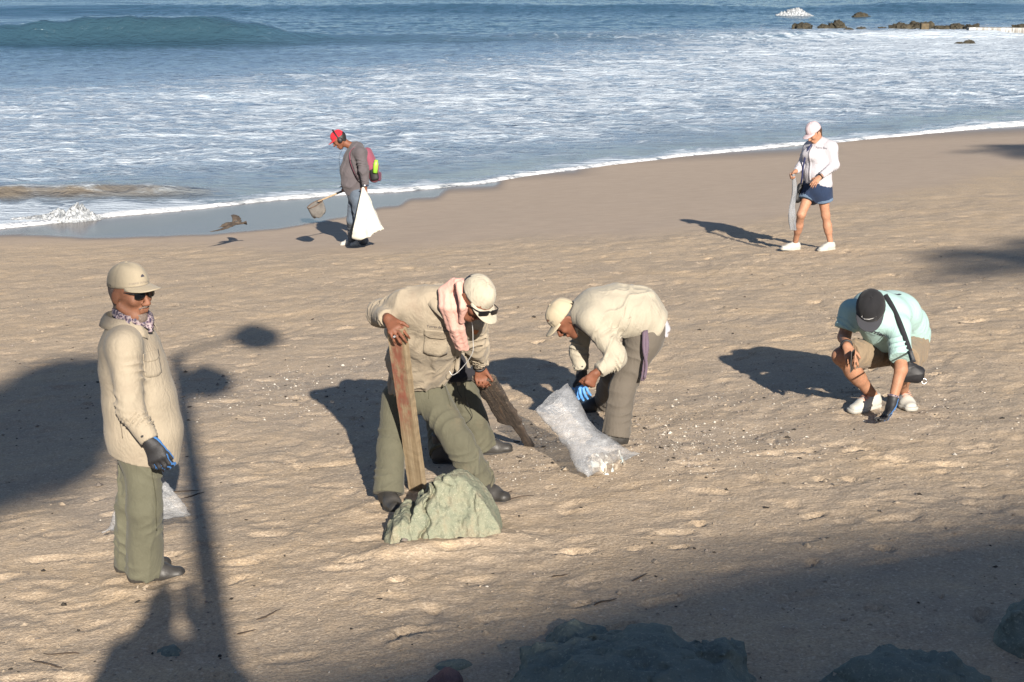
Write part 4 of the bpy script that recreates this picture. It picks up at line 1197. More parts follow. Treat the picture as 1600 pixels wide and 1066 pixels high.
    for i in range(n):
        t_ = i / (n - 1)
        w_ = 0.074 + 0.010 * noise1(t_ * 5, 1) - 0.040 * sstep(0.60, 0.66, t_) + 0.006 * noise1(t_ * 13, 2)
        w_ = max(float(w_), 0.014); d_ = 0.026 * (1 - 0.35 * t_)
        cx = DRIFT_SIDE * 0.034 * sstep(0.58, 0.68, t_)
        for j in range(mI):
            a = 2 * math.pi * j / mI
            k = 1 + 0.10 * noise1(t_ * 14 + j * 3.1, 5) + 0.05 * noise1(t_ * 40 + j * 7.7, 8)
            ca, sa = math.cos(a), math.sin(a)
            rows.append(hi + ax * (Ln * t_ - 0.02) + wdir * (w_ * math.copysign(abs(ca) ** 0.5, ca) * k + cx) + dep * d_ * math.copysign(abs(sa) ** 0.6, sa) * k)
    q = [(i * mI + j, i * mI + (j + 1) % mI, (i + 1) * mI + (j + 1) % mI, (i + 1) * mI + j) for i in range(n - 1) for j in range(mI)]
    c0 = len(rows); rows += [hi - ax * 0.02, hi + ax * (Ln - 0.02)]
    tr_ = [(c0, (j + 1) % mI, j) for j in range(mI)] + [(c0 + 1, (n - 1) * mI + j, (n - 1) * mI + (j + 1) % mI) for j in range(mI)]
    me = mesh_np('driftwood', rows, q, False, tr_)
    Mx = Matrix(np.stack([wdir, dep, ax], 1).tolist()).to_4x4(); Mx.translation = Vector(hi); me.transform(Mx.inverted())
    dw = link('driftwood_board', me, M_DRIFT, None, M=Mx)
    tag(dw, 'dark rotten driftwood board slanting from a bare hand to the sand', 'driftwood')
DRIFT_SIDE = 1.0
def noise1(x, s): return float(noise2(np.array([x]), np.array([s * 7.3]), s)[0])
_t = NT('weathered_plank'); _p = _t.obj()
_g = _t.noise(_t.scale(_p, (60, 60, 2.2)), 1.0, 5, 0.6, 0.4)
_c = _t.ramp(_g, (0.3, (0.175, 0.125, 0.07)), (0.5, (0.235, 0.175, 0.105)), (0.7, (0.30, 0.235, 0.15)))
_z = _t.n('SeparateXYZ', Vector=_p)
_red = _t.math('MULTIPLY', _t.rng(_z.outputs['Z'], 0.62, 0.86), _t.rng(_t.noise(_t.scale(_p, (20, 20, 6)), 1.0, 5, 0.7), 0.38, 0.56))
_red = _t.math('MULTIPLY', _red, _t.rng(_z.outputs['X'], 0.035, 0.049, 1.0, 0.0))
_c = _t.mix(_t.math('MULTIPLY', _red, 0.85), _c, (0.20, 0.055, 0.035))
_c = _t.mix(_t.rng(_t.noise(_p, 9, 4, 0.7), 0.55, 0.75, 0, 0.5), _c, (0.16, 0.125, 0.085))
_t.set(Base__Color=_c, Roughness=0.85, Normal=_t.bump(_g, 0.5, 0.006)); M_PLANK = _t.m
_t = NT('rotten_driftwood'); _p = _t.obj()
_g = _t.noise(_t.scale(_p, (55, 55, 4)), 1.0, 6, 0.65, 0.5)
_c = _t.ramp(_g, (0.3, (0.018, 0.014, 0.012)), (0.55, (0.06, 0.045, 0.036)), (0.72, (0.12, 0.075, 0.045)))
_z = _t.n('SeparateXYZ', Vector=_p)
_c = _t.mix(_t.math('MULTIPLY', _t.rng(_t.noise(_p, 42, 4, 0.7), 0.54, 0.68), _t.rng(_z.outputs['Z'], 0.1, 0.55, 0.9, 0.15)), _c, (0.24, 0.19, 0.13))
_t.set(Base__Color=_c, Roughness=0.9, Normal=_t.bump(_g, 0.8, 0.012)); M_DRIFT = _t.m
man_with_plank()

# ------------------------------------------------------------------ the man half hidden behind him
def man_behind():
    at = shifted(0.32)
    gR, gL = on_sand(gpix(752, 709)), on_sand(gpix(694, 722))
    P = tag(empty('person', on_sand((gR + gL) / 2)), 'stooping man with black waist pack mostly hidden behind the man with the plank', 'person')
    Y = 9.85; rt = V(0.25, 0.95, 0)
    st = [(at(708, 588, Y), rt, (0.17, 0.13)), (at(695, 560, Y), rt, (0.18, 0.145)), (at(672, 535, Y), rt, (0.185, 0.14)), (at(652, 520, Y), rt, (0.16, 0.11))]
    sh1, sh2 = at(655, 527, Y - 0.17), at(660, 525, Y + 0.17)
    e1, w1 = at(660, 575, Y - 0.15), at(655, 615, Y - 0.1)
    e2, w2 = at(665, 570, Y + 0.2), at(660, 610, Y + 0.2)
    hd = at(632, 522, Y); F = frame((-0.6, -0.1, -0.8), (-0.7, 0, 0.6))
    h1, h2 = at(722, 610, Y - 0.02), at(700, 610, Y + 0.1)
    k1, k2 = at(738, 652, Y - 0.05), at(690, 660, Y + 0.05)
    body = body_mesh(hd, F, at(643, 520, Y), shrink(st, 0.02), [(sh1, e1, w1), (sh2, e2, w2)], [(h1, k1, gR + V(0, 0, .1)), (h2, k2, gL + V(0, 0, .1))],
                     [dict(w=w1, d=(0, 0, -1), n=(1, 0, 0), th=(-1, -0.3, 0)), dict(w=w2, d=(0, 0, -1), n=(1, 0, 0), th=(-1, 0.3, 0))], 1.0, 0.008)
    link('body', body, M_SK2, P)
    link('shirt', shirt_mesh(st, [(sh1, e1, w1), (sh2, e2, w2)], (0.08, 0.07, 0.05), 0.008, 51, 0.010, [(at(716, 596, Y), V(0.5, 0, -1))]), M_BEIGE2, P)
    lathe_cap('cap', P, head_L(hd, F, 1)(0, -0.006, 0.038), F, M_CAPW, hgt=0.105)
    pel = [(at(705, 585, Y), rt, (0.165, 0.125)), (at(712, 608, Y), rt, (0.165, 0.135))]
    tr = trousers_mesh(pel, [(h1, k1, gR + V(0, 0, 0.06)), (h2, k2, gL + V(0, 0, 0.06))], (0.115, 0.10, 0.105), 0.012, 61, 0.008)
    link('trousers', tr, M_OLIVE2, P)
    shoe(P, 'boot', gR + V(0, 0, -0.01), (0.97, 0.1), sc=1.08); shoe(P, 'boot', gL + V(0, 0, -0.01), (0.9, -0.3), sc=1.08)
    # waist pack with drawcords
    Yp = Y - 0.19
    S = Sdf(); S.ec(at(706, 588, Yp), at(738, 584, Yp + 0.03), V(0, 0.2, 1), (0.045, 0.035), (0.040, 0.03), 0.03)
    S.ec(at(712, 570, Yp), at(722, 568, Yp), V(0, 0.2, 1), (0.075, 0.03), (0.065, 0.03), 0.04)
    S.folds(0.005, 3, 0.05, (1, 0, 0), 2, 0.6)
    wp = link('waist_pack', S.mesh('waist_pack', 0.007), M_DARKCL, P)
    tube('drawcord', curve_pts([at(712, 596, Yp - 0.05), at(716, 612, Yp - 0.06), at(722, 622, Yp - 0.05)], 10), 0.0022, M_BLACK, wp, 5)
    tube('drawcord', curve_pts([at(728, 596, Yp - 0.05), at(727, 622, Yp - 0.06), at(738, 650, Yp + 0.0), at(728, 662, Yp)], 14), 0.0022, M_BLACK, wp, 5)
man_behind()

# ------------------------------------------------------------------ man bent over the clear sack
def man_bending():
    at = shifted(0.28)
    gN, gF = on_sand(gpix(962, 694)), on_sand(gpix(942, 642))
    P = tag(empty('person', on_sand((gN + gF) / 2)), 'man in cream shirt and taupe trousers bent double beside the clear plastic sack', 'person')
    Y = 10.15; u = V(0.05, 1, 0.0)
    st = [(at(1016, 500, Y + 0.02), u, (0.185, 0.135)), (at(996, 486, Y), u, (0.20, 0.165)), (at(962, 481, Y), u, (0.205, 0.158)),
          (at(930, 484, Y - 0.02), u, (0.205, 0.140)), (at(908, 491, Y - 0.03), u, (0.16, 0.10))]
    sN, sF = at(926, 500, Y - 0.19), at(912, 504, Y + 0.16)
    eN, wN = at(964, 560, Y - 0.27), at(931, 583, Y - 0.36)
    eF, wF = at(904, 552, Y + 0.18), at(909, 583, Y + 0.14)
    hd = at(888, 499, Y - 0.04)
    F = frame((-0.60, -0.10, -0.79), (-0.79, -0.08, 0.60)); sc = 1.08; L = head_L(hd, F, sc)
    hN, hF = at(1004, 536, Y - 0.09), at(1000, 534, Y + 0.11)
    kN, kF = at(972, 606, Y - 0.12), at(958, 585, Y + 0.35)
    body = body_mesh(hd, F, at(905, 493, Y - 0.03), shrink(st, 0.02), [(sN, eN, wN), (sF, eF, wF)], [(hN, kN, gN + V(0, 0, .1)), (hF, kF, gF + V(0, 0, .1))],
                     [dict(w=wN, d=(-0.45, -0.15, -0.85), n=(-0.2, 0.95, 0.1), th=(-0.8, -0.1, 0.5), curl=(1.1, 1.35, 0.9), sc=1.05, thumb=(0.4, 0.8, 0.5))], sc, 0.006)
    link('body', body, M_SK2, P)
    hair_part(P, hd, F, sc, [(0, 0.018, 0), (0, 0, -0.045)], [(0, 1, -0.35), (0, 0.3, -1)], None, 0.003, lower=-0.05)
    eyes_part(P, hd, F, sc)
    B = Sdf(); B.rc(L(-0.028, 0.086, -0.048), L(0, 0.102, -0.039), 0.005, 0.006, 0.01); B.rc(L(0, 0.102, -0.039), L(0.028, 0.086, -0.048), 0.006, 0.005, 0.01)
    link('moustache', B.mesh('moustache', 0.004), M_HAIR, P)
    cap = lathe_cap('cap', P, L(0, -0.004, 0.048), F, M_CAPC, 0.087 * sc, 0.107 * sc, 0.106 * sc, 0.075, curve=0.8, bw=1.05, drop=0.10)
    bv = bvh_of(mesh_world(cap)); dr = -(F[1] * 0.7 - F[0] * 0.7 + F[2] * 0.2)
    print_text('embroidered_letters', 'TORRES', 0.020, bv, L(-0.045, 0.09, 0.088), nrm(F[0] * 0.7 + F[1] * 0.7) * -1, F[2], dr, M_PRINTG, cap, 0.002)
    print_shape('embroidered_emblem', [(-0.011, -0.006), (-0.003, -0.007), (0.004, -0.007), (0.012, -0.006), (0.010, 0.002), (0.003, 0.010), (-0.004, 0.008), (-0.010, 0.0)], bv, L(-0.04, 0.09, 0.112), nrm(F[0] * 0.7 + F[1] * 0.7) * -1, F[2], dr, simple('brown_thread', (0.12, 0.05, 0.03), 0.8, 0.2), cap, 0.002)
    sh = shirt_mesh(st, [(sN, eN, wN - nrm(wN - eN) * 0.02), (sF, eF, wF - nrm(wF - eF) * 0.02)], [(0.082, 0.070, 0.056), (0.074, 0.064, 0.052)], 0.007, 71, 0.007,
                    [(at(1030, 512, Y), V(0.86, 0, -0.52))], along=(0.4, 0.1, 1), rip=0.012,
                    extra=lambda S: S.ec(at(985, 500, Y - 0.02), at(940, 497, Y - 0.02), u, (0.165, 0.105), (0.16, 0.10), 0.08))
    bv = bvh_of(sh); S_ = link('shirt', sh, M_CREAM, P)
    collar_part(P, at(906, 492, Y - 0.03), frame((-0.45, 0, -0.9), (-0.9, 0, 0.35)), M_CREAM, 0.088, 0.042, 0.5, 0.028)
    patch('dark_neck_patch', bv, at(914, 520, Y - 0.2), V(0.78, 0, -0.62), V(0.4, 0, 0.9), V(-0.05, 1, 0.1), 0.05, 0.05, M_DARKCL, S_, 0.003, 0.004, shape=lambda s, t: (s * 0.17, -t * 0.035 * (1 - 1.6 * s * s)))  # dark cloth patch laid on the shirt for the band below the collar
    pel = [(at(1012, 512, Y + 0.02), u, (0.175, 0.135)), (at(1004, 532, Y + 0.01), u, (0.175, 0.14))]
    tr = trousers_mesh(pel, [(hN, kN, gN + V(0, 0, 0.05)), (hF, kF, gF + V(0.02, 0, 0.07))], [(0.112, 0.092, 0.098), (0.104, 0.086, 0.090)], 0.008, 81, 0.007, rip=0.012)
    T_ = link('trousers', tr, M_TAUPE, P)
    shoe(P, 'boot', gN + V(0.01, 0, -0.022), (-0.9, -0.3), sc=1.08); shoe(P, 'boot', gF + V(0.01, 0, -0.01), (-0.98, -0.1), sc=1.08)
    ribbon('woven_belt_end', curve_pts([at(1009, 516, Y - 0.20), at(1011, 540, Y - 0.25), at(1008, 565, Y - 0.26), at(1004, 595, Y - 0.27)], 16), V(1, 0.2, 0.1), 0.028, 0.004, M_STRIPE, P)
    ribbon('woven_belt_end', curve_pts([at(1006, 518, Y - 0.21), at(1006, 545, Y - 0.26), at(1010, 570, Y - 0.275), at(1007, 592, Y - 0.28)], 16), V(1, -0.2, 0.1), 0.02, 0.004, M_STRIPE, P)
    S = Sdf(); S.ec(at(1036, 500, Y - 0.02), at(1041, 514, Y - 0.02), V(0, 1, 0), (0.04, 0.025), (0.05, 0.03), 0.03)
    for k in range(4): S.rc(at(1041, 512, Y - 0.06 + 0.03 * k), at(1040 + k, 526 - 2 * (k % 2), Y - 0.07 + 0.035 * k), 0.012, 0.008, 0.01)
    link('white_glove', S.mesh('white_glove', 0.006), M_WHITE, P)['label'] = 'white cotton glove tucked in the back pocket'
    G = Sdf(); add_hand(G, wF, nrm(V(-0.02, -0.1, -1)), (0.5, -0.85, 0.1), (-0.9, -0.3, 0.1), 1.1, (0.25, 0.45, 0.35), 0.14, (0.7, 0.6, 0.2), 0.3, 1.2)
    G.rc(wF + V(0, 0, 0.05), wF + V(0, 0, -0.03), 0.038, 0.036, 0.02)
    link('work_glove', G.mesh('work_glove', 0.005), M_GLOVE2, P)['label'] = 'black cuffed work glove with blue fingers'
_t = NT('striped_webbing'); _p = _t.obj(); _w = _t.n('SeparateXYZ', Vector=_p).outputs['X']
_t.set(Base__Color=_t.ramp(_t.n('TexWave', Vector=_t.scale(_p, (1, 1, 0.12)), Scale=34.0, Distortion=1.0).outputs['Fac'], (0.2, (0.03, 0.03, 0.07)), (0.5, (0.22, 0.06, 0.06)), (0.7, (0.30, 0.28, 0.27)), (0.9, (0.03, 0.03, 0.07))), Roughness=0.9); M_STRIPE = _t.m
_t = NT('dipped_work_glove_blue'); _z = _t.n('SeparateXYZ', Vector=_t.obj()).outputs['Z']
_t.set(Base__Color=_t.mix(_t.math('LESS_THAN', _t.math('ADD', _z, _t.math('MULTIPLY', _t.noise(_t.obj(), 20, 3), 0.06)), 0.40), (0.014, 0.014, 0.016), (0.07, 0.22, 0.50)), Roughness=0.6); M_GLOVE2 = _t.m
man_bending()
# ------------------------------------------------------------------ crouching man in a mint T-shirt
def drape_strap(name, bvh, px, Y, w, mat, parent):
    """a strap lying on the cloth, dropped on it along the line of sight of the photographer"""
    ctrl = []
    for q in curve_pts([(a, b, 0) for a, b in px], 22)[:, :2]:
        d = ray(*q); hit = bvh.ray_cast(Vector((0, 0, CAM_Z)), Vector(nrm(d)), 30)
        p = np.array(hit[0]) - nrm(d) * 0.014 if hit[0] is not None else at(*q, Y + 0.16)
        ctrl.append(p)
    ctrl = np.array(ctrl); ctrl[1:-1] = (ctrl[:-2] + 2 * ctrl[1:-1] + ctrl[2:]) / 4
    pts = curve_pts(ctrl, 40)
    return ribbon(name, pts, [nrm(np.cross(np.gradient(pts, axis=0)[i], ray(*px[2]))) for i in range(len(pts))], w, 0.005, mat, parent)
def man_crouching():
    at = shifted(0.72)
    gR, gL = on_sand(gpix(1362, 640)), on_sand(gpix(1409, 634))
    P = tag(empty('person', on_sand((gR + gL) / 2)), 'crouching man in mint T-shirt and black cap reaching a glove to the sand', 'person')
    u0, u1 = V(1, -0.15, -0.05), V(1, -0.28, -0.22)
    st = [(at(1416, 534, 10.50), u0, (0.175, 0.14)), (at(1408, 508, 10.44), u0, (0.192, 0.155)), (at(1394, 488, 10.30), u0 + u1, (0.20, 0.15)),
          (at(1376, 485, 10.12), u1, (0.205, 0.130)), (at(1364, 490, 10.00), u1, (0.15, 0.095))]
    sR, sL = at(1330, 487, 10.06), at(1404, 513, 9.92)
    eR, wR = at(1319, 527, 10.02), at(1323, 541, 9.80)
    eL, wL = at(1408, 577, 9.74), at(1394, 629, 9.66)
    hd = at(1360, 485, 9.78)
    F = frame((-0.20, -0.64, -0.74), (-0.12, -0.6, 0.8)); sc = 1.14; L = head_L(hd, F, sc)
    hR, hL = at(1390, 548, 10.28), at(1424, 549, 10.30)
    kR, kL = at(1314, 557, 9.92), at(1412, 566, 9.88)
    aR, aL = gR + V(0, 0, 0.09), gL + V(0, 0, 0.09)
    body = body_mesh(hd, F, at(1366, 490, 9.95), shrink(st, 0.02), [(sR, eR, wR), (sL, eL, wL)], [(hR, kR, aR), (hL, kL, aL)],
                     [dict(w=wR, d=at(1330, 562, 9.70) - at(1323, 541, 9.80), n=(0.25, 0.5, -0.85), th=(0.95, -0.2, 0.1), curl=(0.35, 0.6, 0.5), sc=1.05, thumb=(0.55, 0.75, 0.35))], sc, 0.006,
                     leg_r=(0.078, 0.060, 0.040), arm_r=(0.052, 0.045, 0.030))
    link('body', body, M_SK3, P)
    hair_part(P, hd, F, sc, [(0, 0.01, 0), (0, 0, -0.045)], [(0, 1, 0), (0, 0.3, -1)], None, 0.003)
    cap = lathe_cap('cap', P, L(0, -0.004, 0.036), F, M_CAPK, 0.090 * sc, 0.110 * sc, 0.116 * sc, 0.075, curve=0.25, mat_brim=M_CAPG, bw=1.15, drop=0.06, front_tall=0.16)
    bv = bvh_of(mesh_world(cap)); dr = -(F[1] * 0.85 + F[2] * 0.45)
    sw = []                                      # a curved tick, thick at the bend and drawn out to a point
    top = [(-0.042, 0.016), (-0.044, 0.004), (-0.036, -0.001), (-0.020, 0.000), (0.005, 0.007), (0.030, 0.015), (0.052, 0.0225)]
    bot = [(-0.042, 0.016), (-0.052, 0.003), (-0.046, -0.011), (-0.028, -0.014), (0.002, -0.005), (0.028, 0.009), (0.052, 0.022)]
    print_shape('tick_emblem', top + bot[::-1], bv, L(0.004, 0.11, 0.078), -F[0] * 1.0, F[2] * 0.95 - F[1] * 0.3, dr, M_PRINTW, cap, 0.0025)
    sh = shirt_mesh(st, [(sR, at(1320, 515, 10.03), None), (sL, at(1407, 560, 9.73), None)], [(0.080, 0.078), (0.082, 0.080)], 0.010, 91, 0.007,
                    [(at(1420, 545, 10.50), V(0.35, 0.35, -1))], along=(0.5, 0.2, 1), rip=0.012,
                    extra=lambda S: (S.ec(at(1436, 515, 10.55), at(1432, 533, 10.58), V(1, 0, 0), (0.07, 0.10), (0.06, 0.10), 0.06), S.ec(at(1366, 505, 9.96), at(1382, 532, 10.10), V(1, -0.25, -0.1), (0.13, 0.08), (0.14, 0.09), 0.05)))
    bv = bvh_of(sh); S_ = link('shirt', sh, M_MINT, P)
    ux = V(0.93, -0.05, -0.36); dv = V(0, 1, 0.28)
    print_text('shirt_lettering', 'Quarrier', 0.054, bv, at(1363, 517, 9.9), ux, V(0.2, -0.1, 0.97), dv, M_PRINTD, S_, 0.003, 0, 0.0015)
    print_text('shirt_lettering', 'AT LAW', 0.018, bv, at(1362, 526, 9.9), ux, V(0.2, -0.1, 0.97), dv, M_PRINTD, S_, 0.003)
    ring = [(0.075 * math.cos(a), 0.062 * math.sin(a)) for a in np.linspace(2.6, 5.9, 16)] + [(0.052 * math.cos(a), 0.038 * math.sin(a)) for a in np.linspace(5.9, 2.6, 16)]
    print_shape('back_lettering', ring, bv, at(1396, 449, 10.2), V(1, 0.2, 0), V(0, 0.8, 0.5), V(0, 0.45, -1), M_PRINTD, S_, 0.003)
    pel = [(at(1414, 535, 10.45), u0, (0.185, 0.14)), (at(1408, 548, 10.36), u0, (0.19, 0.13))]
    kend = hR + (kR - hR) * 0.86; lend = hL + (kL - hL) * 0.84
    S = Sdf(); torso(S, pel)
    S.rc(hR, kend, 0.115, 0.108, 0.05, flat=1, rip=(0.010, 6, 0.4, 0.95, 2)); S.rc(hL, lend, 0.115, 0.105, 0.05, flat=1, rip=(0.010, 6, 0.4, 0.95, 4)); S.folds(0.008, 97, 0.07, (0.3, 0.6, 0.5), 2.5, 0.6)
    link('shorts', S.mesh('shorts', 0.007), M_SHORT, P)
    for g, d in ((gR, (-0.86, -0.5)), (gL, (0.12, -1))):
        s = shoe(P, 'sneaker', g + V(0, 0, -0.012), d, sc=1.08, laces=M_PEACH)
    wd = nrm(wR - eR); e1 = nrm(np.cross(wd, (0, 0, 1))); e2 = np.cross(wd, e1); wc = wR - wd * 0.02
    tube('watch', [wc + 0.036 * math.cos(a) * e1 + 0.036 * math.sin(a) * e2 for a in np.linspace(0, 6.283, 21)], 0.010, M_BLACK, P, 8)
    G = Sdf(); add_hand(G, wL, nrm(at(1384, 652, 9.62) - at(1394, 629, 9.66)), (-0.6, -0.35, -0.6), (-0.7, -0.7, 0), 1.08, (0.3, 0.6, 0.4), 0.10, (0.5, 0.8, 0.3), 0.3, 1.2)
    wd = nrm(wL - eL); G.rc(wL - wd * 0.03, wL + wd * 0.03, 0.038, 0.036, 0.02)
    link('work_glove', G.mesh('work_glove', 0.005), M_GLOVE3, P)['label'] = 'black and blue work glove touching the sand'
    e1 = nrm(np.cross(wd, (0, 1, 0))); e2 = np.cross(wd, e1); wc = wL - wd * 0.045
    tube('bracelet', [wc + 0.039 * math.cos(a) * e1 + 0.039 * math.sin(a) * e2 for a in np.linspace(0, 6.283, 21)], 0.008, M_SCARF, P, 8)
    # phone in the hand on his knee
    c = at(1332, 564, 9.66); ph = boxme('phone', (-0.0375, -0.0045, -0.075), (0.0375, 0.0045, 0.075), 0.003)
    o = link('phone', ph, M_DARKGL, None, M=Matrix.Translation(Vector(c)) @ Matrix.Rotation(math.radians(-12), 4, 'Y') @ Matrix.Rotation(math.radians(62), 4, 'Z') @ Matrix.Rotation(math.radians(12), 4, 'X'))
    tag(o, 'black phone held over the knee of the crouching man', 'phone')
    sm = boxme('screen', (-0.034, -0.0056, -0.070), (0.034, -0.0047, 0.070)); sc_ = link('screen', sm, M_DARKGL); sc_.parent = o
    rim = boxme('metal_edge', (-0.0382, -0.002, -0.0757), (0.0382, 0.002, 0.0757), 0.001); r_ = link('metal_edge', rim, M_STEEL); r_.parent = o
    # sling pouch
    c = at(1427, 584, 9.76)
    Pb = tag(empty('sling_bag', c), 'small black pouch hanging on a strap across the mint T-shirt', 'bag')
    S = Sdf(); S.ec(c + V(-0.045, 0, 0.012), c + V(0.04, 0, -0.012), V(0, 0, 1), (0.078, 0.045), (0.062, 0.040), 0.03); S.folds(0.004, 5, 0.06, (1, 0, 0), 2, 0.6)
    link('pouch', S.mesh('pouch', 0.006), M_BLACK, Pb)
    drape_strap('strap', bv, [(1383, 461), (1394, 479), (1406, 505), (1417, 535), (1427, 566)], 9.6, 0.036, M_DARKCL, Pb)
    tube('key_ring', [c + V(0.075, -0.02, -0.05) + 0.018 * V(math.cos(a), 0.3 * math.sin(a), math.sin(a)) for a in np.linspace(0, 6.283, 15)], 0.0025, M_STEEL, Pb, 6)
_t = NT('dipped_work_glove_low'); _n = _t.n('SeparateXYZ', Vector=_t.n('NewGeometry').outputs['Normal'])
_t.set(Base__Color=_t.mix(_t.math('GREATER_THAN', _t.math('ADD', _n.outputs['X'], _t.math('MULTIPLY', _n.outputs['Z'], -0.6)), 0.72), (0.014, 0.014, 0.016), (0.05, 0.17, 0.42)), Roughness=0.6); M_GLOVE3 = _t.m
man_crouching()

# ------------------------------------------------------------------ woman walking along the upper beach
def woman_walking():
    gF, gB = on_sand(gpix(1242, 391)), on_sand(gpix(1297, 391))
    P = tag(empty('person', on_sand((gF + gB) / 2)), 'woman in pale pink cap, white shirt and dark denim shorts walking', 'person')
    Y = 19.45; fw = nrm(V(-0.75, -0.65, 0)); rt = np.cross(fw, (0, 0, 1))
    st = [(at(1278, 287, Y), rt, (0.195, 0.150)), (at(1276, 268, Y), rt, (0.185, 0.160)), (at(1278, 246, Y), rt, (0.180, 0.150)), (at(1281, 231, Y), rt, (0.175, 0.115)), (at(1281, 224, Y), rt, (0.12, 0.085))]
    sL, sR = at(1299, 231, Y - 0.12), at(1265, 231, Y + 0.13)
    eL, wL = at(1304, 258, Y - 0.16), at(1282, 276, Y - 0.32)
    eR, wR = at(1253, 258, Y + 0.05), at(1243, 268, Y - 0.12)
    hd = at(1273, 209, Y - 0.04); F = frame((-0.72, -0.42, -0.52), (-0.2, -0.1, 1)); sc = 1.0; L = head_L(hd, F, sc)
    hL, hR = at(1285, 298, Y - 0.05), at(1267, 298, Y + 0.06)
    kL, kR = at(1290, 336, Y - 0.02), at(1252, 335, Y - 0.08)
    body = body_mesh(hd, F, at(1279, 220, Y), shrink(st, 0.015), [(sL, eL, wL), (sR, eR, wR)], [(hL, kL, gB + V(0, 0, .08)), (hR, kR, gF + V(0.0, 0, .09))],
                     [dict(w=wL, d=(-0.75, -0.35, -0.7), n=(0.2, 0.7, -0.6), th=(-0.4, -0.3, 0.8), curl=(0.25, 0.35, 0.25), sc=1.0), dict(w=wR, d=(-0.8, -0.3, -0.5), n=(0.3, -0.6, -0.7), th=(-0.3, -0.6, 0.6), curl=(1.0, 1.2, 0.8), sc=1.0)], sc, 0.0075,
                     leg_r=(0.082, 0.053, 0.034), arm_r=(0.045, 0.038, 0.026))
    link('body', body, M_SK4, P)
    hair_part(P, hd, F, sc, [(0, 0.02, 0), (0, 0, -0.06)], [(0, 1, -0.3), (0, 0.2, -1)], simple('brown_hair', (0.05, 0.025, 0.015), 0.5, 0.3, 60), 0.006)
    eyes_part(P, hd, F, sc)
    lathe_cap('cap', P, L(0, -0.005, 0.046), F, M_CAPP, 0.088, 0.108, 0.115, 0.075, curve=0.8, bw=1.05, drop=0.12)
    sh = shirt_mesh(st, [(sL, eL, wL - nrm(wL - eL) * 0.02), (sR, eR, wR - nrm(wR - eR) * 0.02)], [(0.070, 0.058, 0.044), (0.068, 0.056, 0.042)], 0.010, 101, 0.009, [(at(1279, 293, Y), V(0.1, 0, -1))], along=(0.4, 0, 1),
                    extra=lambda S: S.ec(at(1270, 241, Y - 0.11), at(1262, 242, Y - 0.05), V(1, 0, 0), (0.08, 0.07), (0.075, 0.07), 0.08))
    bv = bvh_of(sh); S_ = link('shirt', sh, M_WHITE, P)
    collar_part(P, at(1279, 224, Y), frame(fw, (0, 0, 1)), M_WHITE, 0.068, 0.04, 0.6, 0.025)
    patch('placket', bv, at(1264, 229, Y - 0.2), V(0.8, -0.5, 0), V(0.0, 0, 1), V(0.5, 0.85, 0), 0.032, 0.46, M_WHITE, S_, 0.004, 0.003, nx=3, ny=20)
    print_text('embroidered_letters', 'Palma Bay', 0.035, bv, at(1284, 232, Y - 0.2), V(0.9, -0.3, 0), V(0, 0, 1), V(0.1, 1, 0), M_PRINTD, S_, 0.003)
    pel = [(at(1277, 284, Y), rt, (0.185, 0.15)), (at(1277, 298, Y), rt, (0.188, 0.145))]
    S = Sdf(); torso(S, pel)
    for h_, k_, sd in ((hL, kL, 1), (hR, kR, 2)):
        S.rc(h_, h_ + (k_ - h_) * 0.41, 0.118, 0.118, 0.05, flat=1)
    S.folds(0.006, 103, 0.07, (0.5, 0, 1), 2.5, 0.6)
    T_ = link('shorts', S.mesh('shorts', 0.009), M_DENIM, P)
    for h_, k_ in ((hL, kL), (hR, kR)):
        S = Sdf(); S.rc(h_ + (k_ - h_) * 0.30, h_ + (k_ - h_) * 0.44, 0.121, 0.122, 0, flat=1); S.half(h_ + (k_ - h_) * 0.30, h_ - k_)
        link('rolled_cuff', S.mesh('rolled_cuff', 0.009), M_DENIMC, T_)
    shoe(P, 'sneaker', gF + V(0, 0, -0.008), (-0.97, -0.2), sc=1.0, pitch=0.10); shoe(P, 'sneaker', gB + V(0, 0, -0.008), (-0.85, -0.5), sc=1.0)
    wd = nrm(wL - eL); e1 = nrm(np.cross(wd, (0, 0, 1))); e2 = np.cross(wd, e1); wc = wL + wd * 0.005
    tube('watch', [wc + 0.032 * math.cos(a) * e1 + 0.032 * math.sin(a) * e2 for a in np.linspace(0, 6.283, 17)], 0.009, M_BLACK, P, 6)
    # limp pale sack in the far hand
    hnd = wR + nrm(V(-0.8, -0.3, -0.5)) * 0.085; n, m = 26, 20; vs_ = []
    for i in range(n):
        t_ = i / (n - 1); p = hnd + V(0.03 + 0.035 * t_ + 0.016 * math.sin(7 * t_), -0.02, 0.02 - 0.72 * t_); w_ = 0.018 + 0.022 * t_ ** 0.7
        for j in range(m):
            a = 2 * math.pi * j / m; r_ = 1 + 0.32 * math.sin(3 * a + 5 * t_) + 0.18 * math.sin(7 * a - 9 * t_) + 0.15 * math.sin(11 * t_)
            vs_.append(p + V(w_ * math.cos(a) * r_, 0.55 * w_ * math.sin(a) * r_, 0))
    me = mesh_np('sack', vs_, [((i * m + j), (i * m + (j + 1) % m), ((i + 1) * m + (j + 1) % m), ((i + 1) * m + j)) for i in range(n - 1) for j in range(m)])
    o = thing_mesh('trash_sack', me, M_SACKB, hnd); tag(o, 'narrow pale translucent sack hanging from the walking woman\'s far hand', 'sack')
    # shoulder bag
    c = at(1248, 303, Y + 0.06)
    Pb = tag(empty('shoulder_bag', c), 'small black shoulder bag at the hip of the woman in denim shorts', 'bag')
    S = Sdf(); S.ec(c + V(0.02, 0, 0.10), c + V(-0.015, 0, -0.07), V(0.5, 0.8, 0), (0.045, 0.04), (0.075, 0.05), 0.03)
    link('pouch', S.mesh('pouch', 0.009), M_BLACK, Pb)
